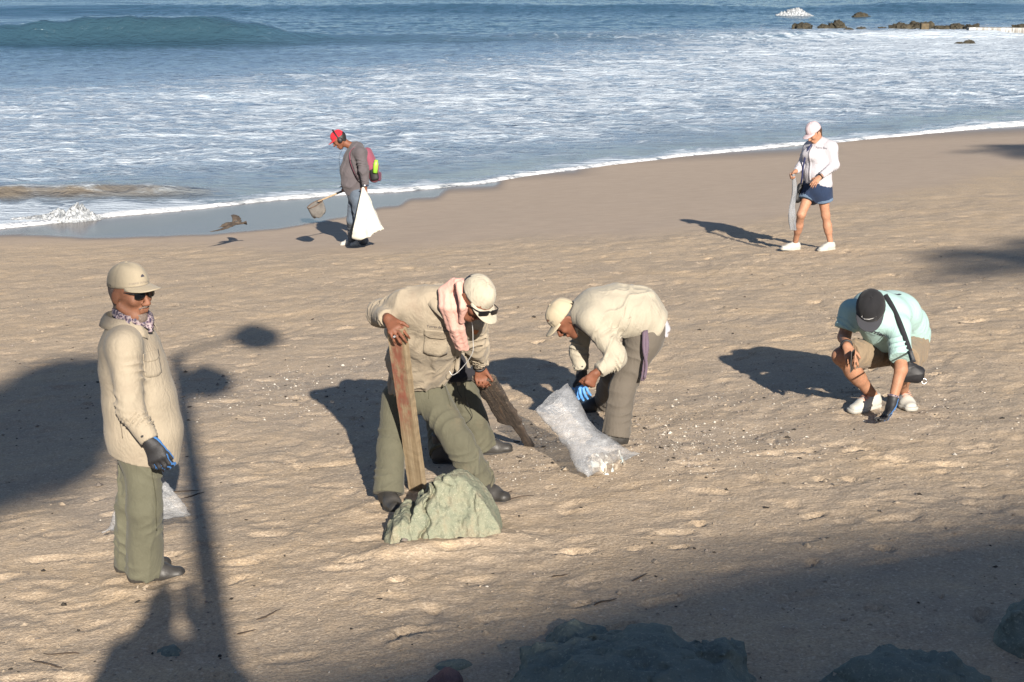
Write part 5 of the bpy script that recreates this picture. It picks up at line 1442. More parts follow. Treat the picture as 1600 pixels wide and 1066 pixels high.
    ribbon('strap', curve_pts([c + V(0.02, 0, 0.12), at(1253, 278, Y - 0.03), at(1256, 255, Y - 0.10), at(1262, 236, Y - 0.12), at(1268, 225, Y - 0.09)], 16), V(1, -0.4, 0.1), 0.022, 0.004, simple('navy_webbing', (0.02, 0.025, 0.08), 0.8), Pb)
_t = NT('woven_sack'); _p = _t.obj()
_t.set(Base__Color=_t.ramp(_t.noise(_p, 9, 4), (0.3, (0.43, 0.42, 0.37)), (0.7, (0.52, 0.51, 0.46))), Roughness=0.8, Normal=_t.bump(_t.math('ADD', _t.noise(_t.scale(_p, (9, 9, 3)), 1.0, 4, 0.6, 0.8), _t.math('MULTIPLY', _t.noise(_p, 160, 2), 0.1)), 0.4, 0.03)); M_SACK = _t.m
def film_mat(name, col, a):
    t = NT(name); t.set(Base__Color=(*col, 1), Roughness=0.4, Normal=t.bump(t.noise(t.scale(t.obj(), (30, 30, 9)), 1.0, 4), 0.6, 0.02))
    mx = t.n('MixShader', Fac=t.rng(t.noise(t.obj(), 14, 4), 0.3, 0.7, a - 0.15, a + 0.15)); tr = t.n('BsdfTransparent')
    t.t.links.new(tr.outputs[0], mx.inputs[1]); t.t.links.new(t.b.outputs[0], mx.inputs[2]); t.t.links.new(mx.outputs[0], t.out.inputs['Surface'])
    return t.m
M_SACKB = film_mat('pale_grey_film', (0.24, 0.255, 0.28), 0.5)
woman_walking()

# ------------------------------------------------------------------ man with headphones, scoop net and white sack at the water's edge
def man_with_net():
    gN, gF = on_sand(gpix(568, 383)), on_sand(gpix(552, 382))
    P = tag(empty('person', on_sand((gN + gF) / 2)), 'man in red cap, headphones and grey long-sleeved top at the water\'s edge', 'person')
    Y = 22.3; rt = V(-0.12, -1, 0) * -1; u = V(0.1, 1, 0)
    st = [(at(556, 299, Y), u, (0.17, 0.155)), (at(552, 283, Y), u, (0.175, 0.172)), (at(550, 266, Y), u, (0.175, 0.168)), (at(554, 247, Y), u, (0.185, 0.150)), (at(557, 236, Y), u, (0.175, 0.115)), (at(556, 230, Y), u, (0.13, 0.085))]
    sN, sF = at(563, 239, Y - 0.2), at(556, 238, Y + 0.2)
    eN, wN = at(569, 269, Y - 0.27), at(571, 290, Y - 0.30)
    eF, wF = at(556, 268, Y + 0.25), at(543, 290, Y + 0.20)
    hd = at(531, 219, Y); F = frame((-0.80, -0.12, -0.58), (-0.62, 0, 0.8)); sc = 1.03; L = head_L(hd, F, sc)
    hN, hF = at(558, 304, Y - 0.09), at(555, 304, Y + 0.09)
    kN, kF = at(562, 344, Y - 0.1), at(550, 344, Y + 0.1)
    body = body_mesh(hd, F, at(548, 228, Y), shrink(st, 0.02), [(sN, eN, wN), (sF, eF, wF)], [(hN, kN, gN + V(0, 0, .09)), (hF, kF, gF + V(0, 0, .09))],
                     [dict(w=wN, d=(-0.15, 0, -1), n=(0.1, 1, 0), th=(-1, 0, 0), curl=(1.0, 1.3, 0.9)), dict(w=wF, d=(-0.6, 0, -0.8), n=(0, -1, 0), th=(-0.6, 0, 0.6), curl=(1.2, 1.4, 0.9))], sc, 0.0075)
    link('body', body, M_SK2, P)
    hair_part(P, hd, F, sc, [(0, 0.012, 0), (0, 0, -0.055)], [(0, 1, -0.2), (0, 0.2, -1)], None, 0.004)
    eyes_part(P, hd, F, sc)
    cap = lathe_cap('cap', P, L(0, -0.004, 0.046), F, M_CAPR, 0.088, 0.108, 0.108, 0.07, curve=0.8, bw=1.05, drop=0.14)
    hb = tube('headphones', [L(0.098 * math.cos(a), -0.004, 0.035 + 0.135 * math.sin(a)) for a in np.linspace(-0.15, 3.29, 24)], 0.011, M_BLACK, P, 8)
    for s in (-1, 1):
        S = Sdf(); S.el(L(s * 0.095, -0.005, 0.0), F, (0.022, 0.036, 0.042)); link('ear_cup', S.mesh('ear_cup', 0.006), M_BLACK, hb)
    tube('lanyard', curve_pts([L(0.03, 0.03, -0.12), at(530, 245, Y - 0.05), at(531, 262, Y - 0.02)], 10), 0.0025, M_BLACK, P, 5)
    sh = shirt_mesh(st, [(sN, eN, wN), (sF, eF, wF)], (0.082, 0.070, 0.052), 0.008, 111, 0.009, [(at(556, 304, Y), V(0, 0, -1))], along=(0.5, 0.1, 1))
    link('shirt', sh, M_GREY, P)
    pel = [(at(557, 297, Y), u, (0.155, 0.135)), (at(557, 305, Y), u, (0.155, 0.135))]
    link('trousers', trousers_mesh(pel, [(hN, kN, gN + V(0, 0, 0.05)), (hF, kF, gF + V(0, 0, 0.05))], (0.098, 0.078, 0.075), 0.008, 121, 0.009), M_JEAN, P)
    shoe(P, 'sneaker', gN + V(0.01, 0, -0.008), (-0.98, -0.15), sc=1.05); shoe(P, 'sneaker', gF + V(0.01, 0, -0.008), (-0.98, -0.15), sc=1.05)
    wt = tube('watch', [wN + V(0, 0, 0.0) + 0.038 * V(math.cos(a), math.sin(a), 0.1 * math.cos(a)) for a in np.linspace(0, 6.283, 17)], 0.012, M_DENIM, P, 6)
    tube('watch_face', [wN + V(-0.01, -0.040, 0.005), wN + V(-0.012, -0.052, 0.005)], 0.020, M_STEEL, wt, 12)
    # backpack
    c = at(579, 290, Y)
    B = tag(empty('backpack', c), 'mauve and black backpack with a lime bottle on the man in the red cap', 'backpack')
    S = Sdf(); S.ec(at(574, 238, Y), at(581, 260, Y), V(0, 1, 0), (0.12, 0.07), (0.15, 0.10), 0.04); S.ec(at(581, 260, Y), at(585, 277, Y), V(0, 1, 0), (0.15, 0.085), (0.14, 0.08), 0.04)
    link('pack_body', S.mesh('pack_body', 0.009), cloth('mauve_nylon', (0.20, 0.055, 0.085), 0.1, 0.3), B)
    S = Sdf(); S.ec(at(583, 266, Y - 0.14), at(586, 279, Y - 0.14), V(1, 0, 0), (0.06, 0.03), (0.062, 0.03), 0.02)
    link('side_pocket', S.mesh('side_pocket', 0.008), M_BLACK, B)
    S = Sdf(); S.ec(at(593, 272, Y), at(593, 280, Y), V(0, 1, 0), (0.11, 0.03), (0.10, 0.03), 0.02); link('rear_pocket', S.mesh('rear_pocket', 0.009), cloth('dark_mauve_nylon', (0.10, 0.03, 0.06), 0.1, 0.3), B)
    ribbon('shoulder_strap', curve_pts([at(570, 236, Y - 0.08), at(563, 229, Y - 0.12), at(553, 231, Y - 0.17), at(547, 239, Y - 0.20), at(548, 252, Y - 0.22), at(554, 268, Y - 0.23), at(560, 280, Y - 0.22)], 30), V(0.3, 1, 0.2), 0.045, 0.008, cloth('strap_mauve', (0.13, 0.045, 0.065), 0.1, 0.2), B)
    tube('strap_webbing', curve_pts([at(548, 250, Y - 0.23), at(554, 268, Y - 0.245), at(561, 281, Y - 0.24), at(570, 283, Y - 0.18)], 16), 0.009, M_BLACK, B, 6)
    b0, b1 = at(586, 270, Y - 0.19), at(588, 250, Y - 0.19); ml = simple('lime_plastic', (0.26, 0.55, 0.05), 0.35, 0.05)
    bo = tube('bottle', [b0, b0 * 0.25 + b1 * 0.75, b0 * 0.18 + b1 * 0.82, b1], 0.036, ml, B, 14, [1, 1, 0.75, 0.7])
    # scoop net
    h0, h1 = wF + V(-0.02, 0, -0.06), at(497, 315, Y + 0.05)
    N = tag(empty('scoop_net', h1), 'long-handled scoop net with a sagging mesh bag held by the man in the red cap', 'net')
    tube('handle', [h0 - nrm(h1 - h0) * 0.12, h0 * 0.6 + h1 * 0.4, h1], 0.012, simple('pale_wood', (0.30, 0.22, 0.14), 0.8, 0.3, 30), N, 8)
    tube('grip', [h0 - nrm(h1 - h0) * 0.12, h0 + nrm(h1 - h0) * 0.16], 0.016, M_BLACK, N, 8)
    hc = at(492, 319, Y + 0.02); rim = lambda a: hc + 0.125 * math.cos(a) * V(0.86, 0.25, 0.42) + 0.11 * math.sin(a) * V(-0.2, 0.95, 0.1)
    tube('hoop', [rim(a) for a in np.linspace(0, 6.283, 25)], 0.007, simple('rusty_wire', (0.10, 0.06, 0.04), 0.8, 0.3), N, 6)
    vs_ = []; n, m = 9, 24; dn = at(500, 337, Y + 0.02) - hc
    for i in range(n):
        t_ = i / (n - 1)
        for j in range(m):
            a = 2 * math.pi * j / m
            vs_.append(hc + dn * t_ + (rim(a) - hc) * (1 - 0.15 * t_ ** 2) * (0.98 if i < n - 1 else 0.75) + V(0, 0, -0.02 * t_ * math.sin(3 * a)))
    q = [(i * m + j, i * m + (j + 1) % m, (i + 1) * m + (j + 1) % m, (i + 1) * m + j) for i in range(n - 1) for j in range(m)]
    nm = mesh_np('mesh_bag', vs_, q + [tuple((n - 1) * m + k for k in (a, a + 1, m - 2 - a, m - 1 - a)) for a in range(m // 2 - 1)])
    nb = link('mesh_bag', nm, simple('grey_netting', (0.15, 0.14, 0.13), 0.9, 0.3), N)
    sd = nb.modifiers.new('finer', 'SUBSURF'); sd.levels = sd.render_levels = 1
    wf = nb.modifiers.new('net', 'WIREFRAME'); wf.thickness = 0.010
    S = Sdf(); S.el(hc + dn * 0.80, np.eye(3), (0.06, 0.055, 0.028)); S.folds(0.012, 2, 0.03, (1, 0, 0), 1, 1.0)
    link('catch', S.mesh('catch', 0.008), simple('wet_debris', (0.12, 0.085, 0.055), 0.9, 0.5, 40, 0.6, 60), N)
    # white sack
    top = wN + V(-0.02, -0.02, -0.075); S = Sdf()
    Ys = Y - 0.32
    pts = [(at(569, 296, Ys), 0.045, 0.035), (at(570, 312, Ys), 0.105, 0.05), (at(571, 335, Ys), 0.20, 0.08), (at(573, 355, Ys), 0.275, 0.10), (at(573, 367, Ys), 0.28, 0.09)]
    for k_, (a, b) in enumerate(zip(pts[:-1], pts[1:])): S.ec(a[0], b[0], V(1, 0, 0.30 if k_ > 1 else 0.0), a[1:], b[1:], 0.05)
    S.half(at(572, 371, Ys), V(-0.50, 0, -1) * -1 if False else V(0.52, 0, -1)); S.half(at(590, 338, Ys), V(0.92, 0, 0.40)); S.half(at(556, 340, Ys), V(-0.97, 0, 0.22))
    S.folds(0.014, 131, 0.09, (0.12, 0, 1), 4.5, 0.9)
    me = S.mesh('sack', 0.010)
    o = thing_mesh('woven_sack', me, M_SACK, at(560, 376, Ys)); tag(o, 'full white woven sack held by its gathered mouth', 'sack')
man_with_net()
# ------------------------------------------------------------------ clear plastic
def plastic(name, white=0.42, tint=(0.62, 0.64, 0.66)):
    t = NT(name); p = t.obj()
    w = t.noise(t.scale(p, (9, 9, 22)), 1.0, 5, 0.65, 1.2)
    w2 = t.noise(t.scale(p, (60, 60, 25)), 1.0, 4, 0.6, 0.8)
    nb = t.bump(t.math('ADD', w, t.math('MULTIPLY', w2, 0.25)), 0.6, 0.03)
    t.set(Base__Color=(*tint, 1), Roughness=0.22, Normal=nb)
    t.b.inputs['Specular IOR Level'].default_value = 0.7
    tr = t.n('BsdfTransparent', Color=(0.93, 0.94, 0.95, 1))
    f = t.math('ADD', t.rng(w2, 0.35, 0.7, white * 0.8, white * 1.15), t.rng(w, 0.45, 0.7, 0.0, 0.16), True)
    mx = t.n('MixShader', Fac=f)
    t.t.links.new(tr.outputs[0], mx.inputs[1]); t.t.links.new(t.b.outputs[0], mx.inputs[2])
    t.t.links.new(mx.outputs[0], t.out.inputs['Surface'])
    return t.m
M_PLAST = plastic('clear_plastic_film', 0.27, (0.46, 0.47, 0.49)); M_PLAST2 = plastic('thin_clear_film', 0.30, (0.42, 0.43, 0.45))
def film(name, stations, mat, seed, n=46, m=44, crumple=0.012):
    """a flattened tube of film; stations = (t, left edge, right edge, half thickness)"""
    ts = np.array([s[0] for s in stations]); Ls = np.array([s[1] for s in stations]); Rs = np.array([s[2] for s in stations]); th = np.array([s[3] for s in stations])
    tt = np.linspace(0, 1, n)
    cl = curve_pts(Ls, n) if len(ts) > 2 else None; cr = curve_pts(Rs, n)
    vs_ = []
    for i in range(n):
        l, r = cl[i], cr[i]; k = np.interp(tt[i], ts, th); c = (l + r) / 2; hw = (r - l) / 2
        ax = nrm((cl[min(i + 1, n - 1)] + cr[min(i + 1, n - 1)]) - (cl[max(i - 1, 0)] + cr[max(i - 1, 0)])); dp = nrm(np.cross(hw, ax))
        for j in range(m):
            a = 2 * math.pi * j / m
            vs_.append(c + hw * math.cos(a) + dp * k * math.sin(a))
    vs_ = np.array(vs_)
    q = (vs_ - vs_[0])
    d = np.stack([fbm3(q * 9 + s * 11.3, seed + s, 4, 0.6) for s in range(3)], 1)
    d2 = np.stack([1 - 2 * np.abs(fbm3(q * 17 + s * 5.1, seed + 9 + s, 3)) for s in range(3)], 1)
    vs_ = vs_ + crumple * d + 0.5 * crumple * d2
    qd = [(i * m + j, i * m + (j + 1) % m, (i + 1) * m + (j + 1) % m, (i + 1) * m + j) for i in range(n - 1) for j in range(m)]
    b0 = (n - 1) * m
    qd += [(b0 + a, b0 + a + 1, b0 + m - 2 - a, b0 + m - 1 - a) for a in range(m // 2 - 1)]
    return mesh_np(name, vs_, qd)
def clear_sack():
    up = V(0, 0, 0.02)
    bl, br = on_sand(gpix(917, 751)) + up, on_sand(gpix(1000, 714)) + up
    st = [(0, at(836, 642, 9.72), at(890, 602, 9.88), 0.07), (0.25, at(857, 666, 9.62), at(908, 633, 9.80), 0.06), (0.5, at(884, 694, 9.52), at(930, 674, 9.72), 0.085),
          (0.75, at(902, 728, 9.38), at(974, 702, 9.72), 0.10), (1.0, bl, br, 0.018)]
    me = film('clear_sack', st, M_PLAST, 3, crumple=0.008)
    base = on_sand((bl + br) / 2)
    o = thing_mesh('clear_plastic_sack', me, M_PLAST, base)
    tag(o, 'big clear plastic sack of shells and litter leaning open beside the bending man', 'plastic sack')
    c = (st[3][1] + st[3][2]) / 2 * 0.55 + (bl + br) / 2 * 0.45; u = nrm(br - bl)
    S = Sdf(); S.ec(c - u * 0.10 + V(0, 0, -0.02), c + u * 0.12 + V(0, 0.0, -0.03), V(0, 0.6, 0.8), (0.085, 0.06), (0.07, 0.055), 0.04); S.folds(0.016, 4, 0.035, (1, 0, 0), 1.2, 1.2)
    me = S.mesh('gathered_litter', 0.007)
    t = NT('gathered_litter'); p = t.obj(); v = t.n('TexVoronoi', Vector=p, Scale=26.0)
    colr = t.ramp(v.outputs['Color'], (0.0, (0.26, 0.22, 0.17)), (0.40, (0.16, 0.13, 0.10)), (0.68, (0.50, 0.48, 0.42)), (0.80, (0.36, 0.42, 0.42)), (0.9, (0.40, 0.30, 0.2)), interp='CONSTANT')
    t.set(Base__Color=colr, Roughness=0.8)
    lit = thing_mesh('gathered_litter', me, t.m, base); tag(lit, 'white shell bits and litter at the bottom of the clear sack', 'litter', kind='stuff')
clear_sack()
def small_bag():
    Y = 8.26
    hnd = at(232, 738, 8.13)
    gl, gr_ = at(157, 834, Y + 0.12), at(299, 803, Y)
    st = [(0, hnd + V(-0.02, 0, 0.02), hnd + V(0.02, 0, 0.02), 0.02), (0.2, at(212, 760, Y), at(256, 752, Y), 0.035), (0.55, at(184, 790, Y + 0.05), at(276, 777, Y), 0.06), (0.85, at(170, 822, Y + 0.1), at(292, 796, Y), 0.05), (1.0, gl, gr_, 0.02)]
    me = film('clear_bag', st, M_PLAST2, 13, crumple=0.012)
    o = thing_mesh('clear_plastic_bag', me, M_PLAST2, (gl + gr_) / 2)
    tag(o, 'empty clear plastic bag hanging behind the standing man\'s legs', 'plastic bag')
small_bag()

# ------------------------------------------------------------------ rocks
def rock_mat(name, a, b, c, speck, sc=9.0):
    t = NT(name); p = t.obj()
    n = t.noise(p, sc, 6, 0.65, 0.5); col = t.ramp(n, (0.32, a), (0.5, b), (0.66, c))
    g = t.noise(p, sc * 14, 3, 0.7)
    col = t.mix(t.rng(g, 0.56, 0.68, 0.0, 0.7), col, speck)
    col = t.mix(t.rng(t.noise(p, sc * 9, 3, 0.7), 0.60, 0.72, 0.0, 0.6), col, tuple(x * 0.45 for x in a))
    t.set(Base__Color=col, Roughness=0.9, Normal=t.bump(t.math('ADD', t.noise(p, sc * 3, 6, 0.7), t.math('MULTIPLY', g, 0.4)), 0.8, 0.02))
    t.b.inputs['Specular IOR Level'].default_value = 0.2
    return t.m
M_ROCKG = rock_mat('pale_green_rock', (0.165, 0.185, 0.135), (0.215, 0.222, 0.160), (0.255, 0.228, 0.16), (0.38, 0.37, 0.29), 9.0)
M_ROCKD = rock_mat('blue_green_boulder', (0.115, 0.142, 0.128), (0.155, 0.182, 0.158), (0.19, 0.208, 0.17), (0.30, 0.32, 0.265), 4.5)
M_ROCKR = rock_mat('purple_stone', (0.13, 0.085, 0.085), (0.17, 0.11, 0.11), (0.19, 0.13, 0.12), (0.25, 0.2, 0.18), 8.0)
M_ROCKS = rock_mat('wet_reef_rock', (0.020, 0.019, 0.015), (0.040, 0.036, 0.026), (0.070, 0.060, 0.040), (0.09, 0.075, 0.05), 1.6)
def green_rock():
    base = on_sand(gpix(690, 845))
    Y0 = 8.42
    prof = [(592, 905), (598, 850), (608, 828), (620, 806), (632, 797), (641, 801), (644, 806), (648, 786), (662, 772), (670, 770), (671, 758), (684, 750), (694, 754), (696, 748), (706, 745), (724, 747), (738, 757), (754, 771), (764, 783), (774, 797), (783, 815), (792, 850), (796, 900)]
    xs = np.array([at(a, b, Y0)[0] for a, b in prof]); zs = np.array([at(a, b, Y0)[2] for a, b in prof])
    S = Sdf(); S._bb([V(xs.min(), 8.0, base[2] - 0.2), V(xs.max(), 8.75, zs.max())], 0.02)
    def fn(P):
        P = P.astype(np.float64)
        w = fbm3(P * 7, 5, 4, 0.55) * 0.018
        top = np.interp(P[:, 0] + w, xs, zs)
        lean = 0.62                                             # the broad face tilts back from the viewer
        front = (8.20 + 0.035 * np.sin(P[:, 0] * 11) + (P[:, 2] - base[2]) * lean + 0.10 * np.abs(P[:, 0] + 0.38)) - P[:, 1]
        back = P[:, 1] - (8.62 - 0.10 * np.abs(P[:, 0] + 0.4) + 0.04 * np.sin(P[:, 0] * 17) - 0.25 * np.maximum(0, P[:, 2] - base[2] - 0.15))
        q = P * V(26, 9, 7); q = np.stack([q[:, 0] + 0.35 * q[:, 2], q[:, 1], q[:, 2]], 1)
        rid = 1 - 2 * np.abs(fbm3(q * 0.55, 17, 3)); fine = fbm3(P * 38, 27, 4, 0.65)
        cell = np.floor(P[:, 0] * 10 + 0.22 * P[:, 2] * 10 + 0.35 * noise2(P[:, 2] * 9, P[:, 0] * 0, 3)).astype(np.int64)
        rib = (_h(cell, cell * 0, cell * 0, 9).astype(np.float64) / 4294967296.0 - 0.5) * 0.030
        ledge = (_h(cell, np.floor(P[:, 2] * 7 + 0.6 * (cell % 3) + 0.3 * P[:, 0] * 7).astype(np.int64), cell * 0, 19).astype(np.float64) / 4294967296.0 - 0.5) * 0.016
        front = front + rib + ledge
        cx = xs.min() + 0.285 + 0.16 * (P[:, 2] - base[2] - 0.05)
        crack = np.exp(-((P[:, 0] - cx - 0.02 * np.sin(P[:, 2] * 40)) / 0.010) ** 2) * 0.035
        d = np.maximum(np.maximum(P[:, 2] - top, front * 0.85), back * 0.9)
        return (d * 0.75 - 0.006 * rid - 0.0045 * fine + crack - w * 0.5).astype(f32)
    S.add(fn, 0)
    S.half(base - V(0, 0, 0.14), (0, 0, -1))
    o = thing_mesh('rock', S.mesh('rock', 0.0065, 0.05), M_ROCKG, base)
    tag(o, 'jagged pale green rock jutting from the sand by the plank', 'rock')
green_rock()
def boulder(name, c, rad, mat, seed, label, h=0.02, cuts=6, amp=0.10, yaw=0.0, group=None, planes=()):
    r = random.Random(seed); c = np.asarray(c, float)
    S = Sdf(); R = np.array([[math.cos(yaw), math.sin(yaw), 0], [-math.sin(yaw), math.cos(yaw), 0], [0, 0, 1]])
    rm = min(rad)
    S.el(c, R, rad, 0)
    for k in range(cuts):
        n = nrm(V(r.uniform(-1, 1), r.uniform(-1, 1), r.uniform(-0.1, 1)))
        sup = math.sqrt(sum((rad[i] * (R @ n)[i]) ** 2 for i in range(3)))
        S.half(c + n * sup * r.uniform(0.66, 0.9), n)
    def fn(P):
        q = P.astype(np.float64) / rm
        return -(rm * amp * (fbm3(q * 1.3, seed, 4, 0.55) + 0.5 * (1 - 2 * np.abs(fbm3(q * 2.2, seed + 50, 4, 0.6))) + 0.22 * fbm3(q * 7, seed + 70, 3, 0.6))).astype(f32)
    S.ops.append((fn, 0, 'd'))
    me = S.mesh(name, h, 0.08 + rm * amp)
    o = thing_mesh(name, me, mat, c)
    return tag(o, label, 'rock', group)
g = lambda px, py: on_sand(gpix(px, py))
boulder('boulder', g(990, 1090) + V(0.05, 0.0, -0.045), (0.76, 0.48, 0.26), M_ROCKD, 3, 'broad dark green boulder with a hollow at the foot of the sea wall', 0.016, 5, 0.13, 0.1)
boulder('boulder', g(900, 1005) + V(0, 0.0, -0.05), (0.20, 0.16, 0.14), M_ROCKD, 9, 'low dark stone just behind the broad hollowed boulder', 0.012, 5, 0.12, 0.2)
boulder('boulder', g(1405, 1082) + V(0, 0, -0.03), (0.42, 0.30, 0.20), M_ROCKD, 14, 'flat-topped grey green boulder lying between the hollowed boulder and the corner rock', 0.014, 6, 0.14, -0.1)
boulder('boulder', g(1625, 1005) + V(0, 0, 0), (0.19, 0.20, 0.26), M_ROCKD, 21, 'upright dark boulder half buried beyond the flat-topped one', 0.012, 5, 0.12, 0.0)
boulder('stone', g(694, 1066) + V(0, 0, 0), (0.085, 0.08, 0.075), M_ROCKR, 31, 'small purple brown stone lying in the shade beside the boulders', 0.008, 7, 0.08, 0.4)
boulder('stone', g(716, 1038) + V(0, 0, -0.01), (0.10, 0.06, 0.035), M_ROCKD, 35, 'small flat green stone touching the purple one', 0.008, 5, 0.1, 0.1)
boulder('stone', g(268, 1020) + V(0, 0, -0.035), (0.085, 0.08, 0.06), M_ROCKD, 37, 'small green stone almost buried in the lamp post\'s shadow', 0.008, 5, 0.1, 0.1)
def reef(x0, x1, yt, yb, seed, label, flat=0.8):
    a, b = at_z(x0, yb, 0.0), at_z(x1, yb, 0.0); c = (a + b) / 2
    w = abs(b[0] - a[0]) / 2; hgt = max(0.12, (yb - yt) / (FOC / np.linalg.norm(c - V(0, 0, CAM_Z))))
    boulder('reef_rock', c + V(0, w * 0.4, 0), (w * 1.25, w * flat + 0.1, hgt * 0.85), M_ROCKS, seed, label, max(0.03, w * 0.05), 6, 0.26, 0, 'reef rocks in the surf')
for k, (a, b, c_, d, lb) in enumerate([(1240, 1267, 36, 46, 'rounded brown reef rock standing alone nearest the breaking white crest'), (1279, 1298, 37, 45, 'low brown reef rock touching a taller twin'), (1294, 1321, 33, 45, 'taller brown reef rock touching a low twin'),
        (1387, 1428, 37, 47, 'long low reef rock at the start of the main ridge'), (1425, 1462, 33, 46, 'highest humped rock of the reef ridge'), (1455, 1492, 40, 47, 'low ledge in the middle of the reef ridge'),
        (1482, 1512, 37, 47, 'brown reef rock beside the end rock of the ridge'), (1508, 1536, 37, 48, 'end rock of the reef ridge next to the weir'), (1333, 1356, 20, 27, 'dark rock awash behind the spray'),
        (1493, 1508, 65, 71, 'flat black rock awash in the foam below the weir'), (1507, 1524, 63, 71, 'peaked black rock awash in the foam below the weir'), (1320, 1333, 43, 48, 'small dark stone awash beside the touching twin rocks'), (1338, 1354, 42, 46, 'small dark stone awash midway between the twin rocks and the reef ridge'),
        (1370, 1384, 42, 46, 'small dark stone awash close to the start of the reef ridge'), (1586, 1615, 38, 46, 'brown rock standing behind the weir'), (1543, 1552, 8.5, 12, 'far black rock ringed by white water')]):
    reef(a, b, c_, d, 200 + k, lb, 0.6)
# squared stone post in the reef
c = at_z(1444, 48, 0)
pb = boxme('post', c + V(-0.23, -0.2, -0.5), c + V(0.23, 0.2, 0.42), 0.05)
tag(thing_mesh('stone_block', pb, simple('tan_stone', (0.085, 0.065, 0.038), 0.9, 0.3, 6, 0.5, 14), c), 'squared tan stone block standing in front of the humped reef rock', 'block')
# concrete weir with water spilling over
c0, c1 = at_z(1513, 58, 0), at_z(1720, 60, 0)
W_ = tag(empty('weir', c0), 'low concrete weir with white water spilling down its face', 'weir')
d = nrm(c1 - c0); n_ = V(d[1], -d[0], 0); hgt = 0.48; Lw = np.linalg.norm(c1 - c0)
vs_ = [c0 + d * (Lw * i) + n_ * s + V(0, 0, z) for i in (0, 1) for s, z in ((0.0, -0.4), (-0.05, hgt), (-1.1, hgt), (-1.2, -0.4))]
link('concrete_wall', mesh_np('concrete_wall', vs_, [(0, 4, 5, 1), (1, 5, 6, 2), (2, 6, 7, 3), (0, 1, 2, 3), (7, 6, 5, 4)], False), simple('weir_concrete', (0.16, 0.15, 0.13), 0.8, 0.25, 2), W_)
vs_ = []; n, m = 140, 6
for i in range(n):
    k = 0.5 + 0.5 * noise1(i * 0.9, 3); k = 0.02 + 0.05 * k
    for j in range(m):
        t_ = j / (m - 1); vs_.append(c0 + d * (Lw * i / (n - 1)) + n_ * (0.02 + k * t_ * 1.5) + V(0, 0, hgt + 0.03 - (hgt + 0.05) * t_ ** 1.4))
t = NT('falling_water'); p = t.obj()
fm = t.rng(t.noise(t.scale(p, (5, 5, 0.5)), 1.0, 4, 0.65), 0.48, 0.66)
t.set(Base__Color=t.mix(fm, (0.10, 0.095, 0.085), (0.36, 0.38, 0.40)), Roughness=0.4)
link('spilling_water', mesh_np('spilling_water', vs_, grid_faces(n, m)), t.m, W_)
# spray and churned foam
t = NT('white_foam'); t.set(Base__Color=t.ramp(t.noise(t.obj(), 8, 4), (0.3, (0.36, 0.39, 0.42)), (0.7, (0.48, 0.50, 0.52))), Roughness=0.9, Normal=t.bump(t.noise(t.obj(), 16, 5, 0.7), 0.8, 0.05)); t.set(Alpha=t.rng(t.noise(t.obj(), 11, 6, 0.75), 0.40, 0.58, 0.25, 1.0)); M_FOAM = t.m
def spray(px0, px1, pyt, pyb, seed, label, step, depth, peaks):
    """torn crest of foam: a ragged ridge with spikes, on the water"""
    a, b = at_z(px0, pyb, 0.0), at_z(px1, pyb, 0.0); L_ = np.linalg.norm(b - a); d = nrm(b - a); nn = V(-d[1], d[0], 0)
    H = (pyb - pyt) / (FOC / np.linalg.norm(a - V(0, 0, CAM_Z)))
    nu, nv = int(L_ * 1.2 / step), int(depth * 2 / step)
    U, Wv = np.meshgrid(np.linspace(-0.1, 1.1, nu), np.linspace(-1, 1, nv), indexing='ij')
    env = np.interp(U, *peaks); x = U * L_; y = Wv * depth
    k = 1.0 / H
    wob = 0.35 * noise2(x * k * 0.5, x * 0, seed)
    rdg = np.exp(-((Wv - wob) / np.where(Wv > wob, 0.30, 0.42)) ** 2)
    sp = 1 - np.abs(fbm2(x * k * 1.6, y * k * 1.6, seed + 3, 4, 0.7)); sp = np.clip(sp, 0, 1) ** 2
    z = H * env * rdg * (0.55 + 0.5 * sp) + 0.07 * H * env ** 0.5 * fbm2(x * k * 4, y * k * 4, seed + 9, 3, 0.7) - 0.09 * H + 0.02
    jx = 0.10 * H * fbm2(x * k * 5, y * k * 5, seed + 20, 3, 0.7); jy = 0.10 * H * fbm2(x * k * 5 + 9, y * k * 5, seed + 30, 3, 0.7)
    edge = sstep(1.0, 0.6, np.abs(Wv)) * sstep(-0.1, 0.0, U) * sstep(1.1, 1.0, U)
    z = z * edge - 0.06 * (1 - edge)
    P = a + (x + jx)[..., None] * d + (y + jy)[..., None] * nn + z[..., None] * V(0, 0, 1)
    o = thing_mesh('sea_spray', mesh_np('sea_spray', P.reshape(-1, 3), grid_faces(nu, nv)), M_FOAM, a); tag(o, label, 'spray', kind='stuff')
spray(1212, 1270, 11, 25, 41, 'white crest breaking beside the reef', 0.03, 0.9, ([0, 0.3, 0.6, 0.8, 1], [0.2, 0.7, 1.0, 0.55, 0.1]))
spray(20, 160, 314, 343, 43, 'white churn of the little shore break', 0.012, 0.55, ([0, 0.2, 0.4, 0.55, 0.62, 0.76, 0.86, 1], [0.12, 0.18, 0.35, 0.7, 0.5, 1.0, 0.5, 0.05]))

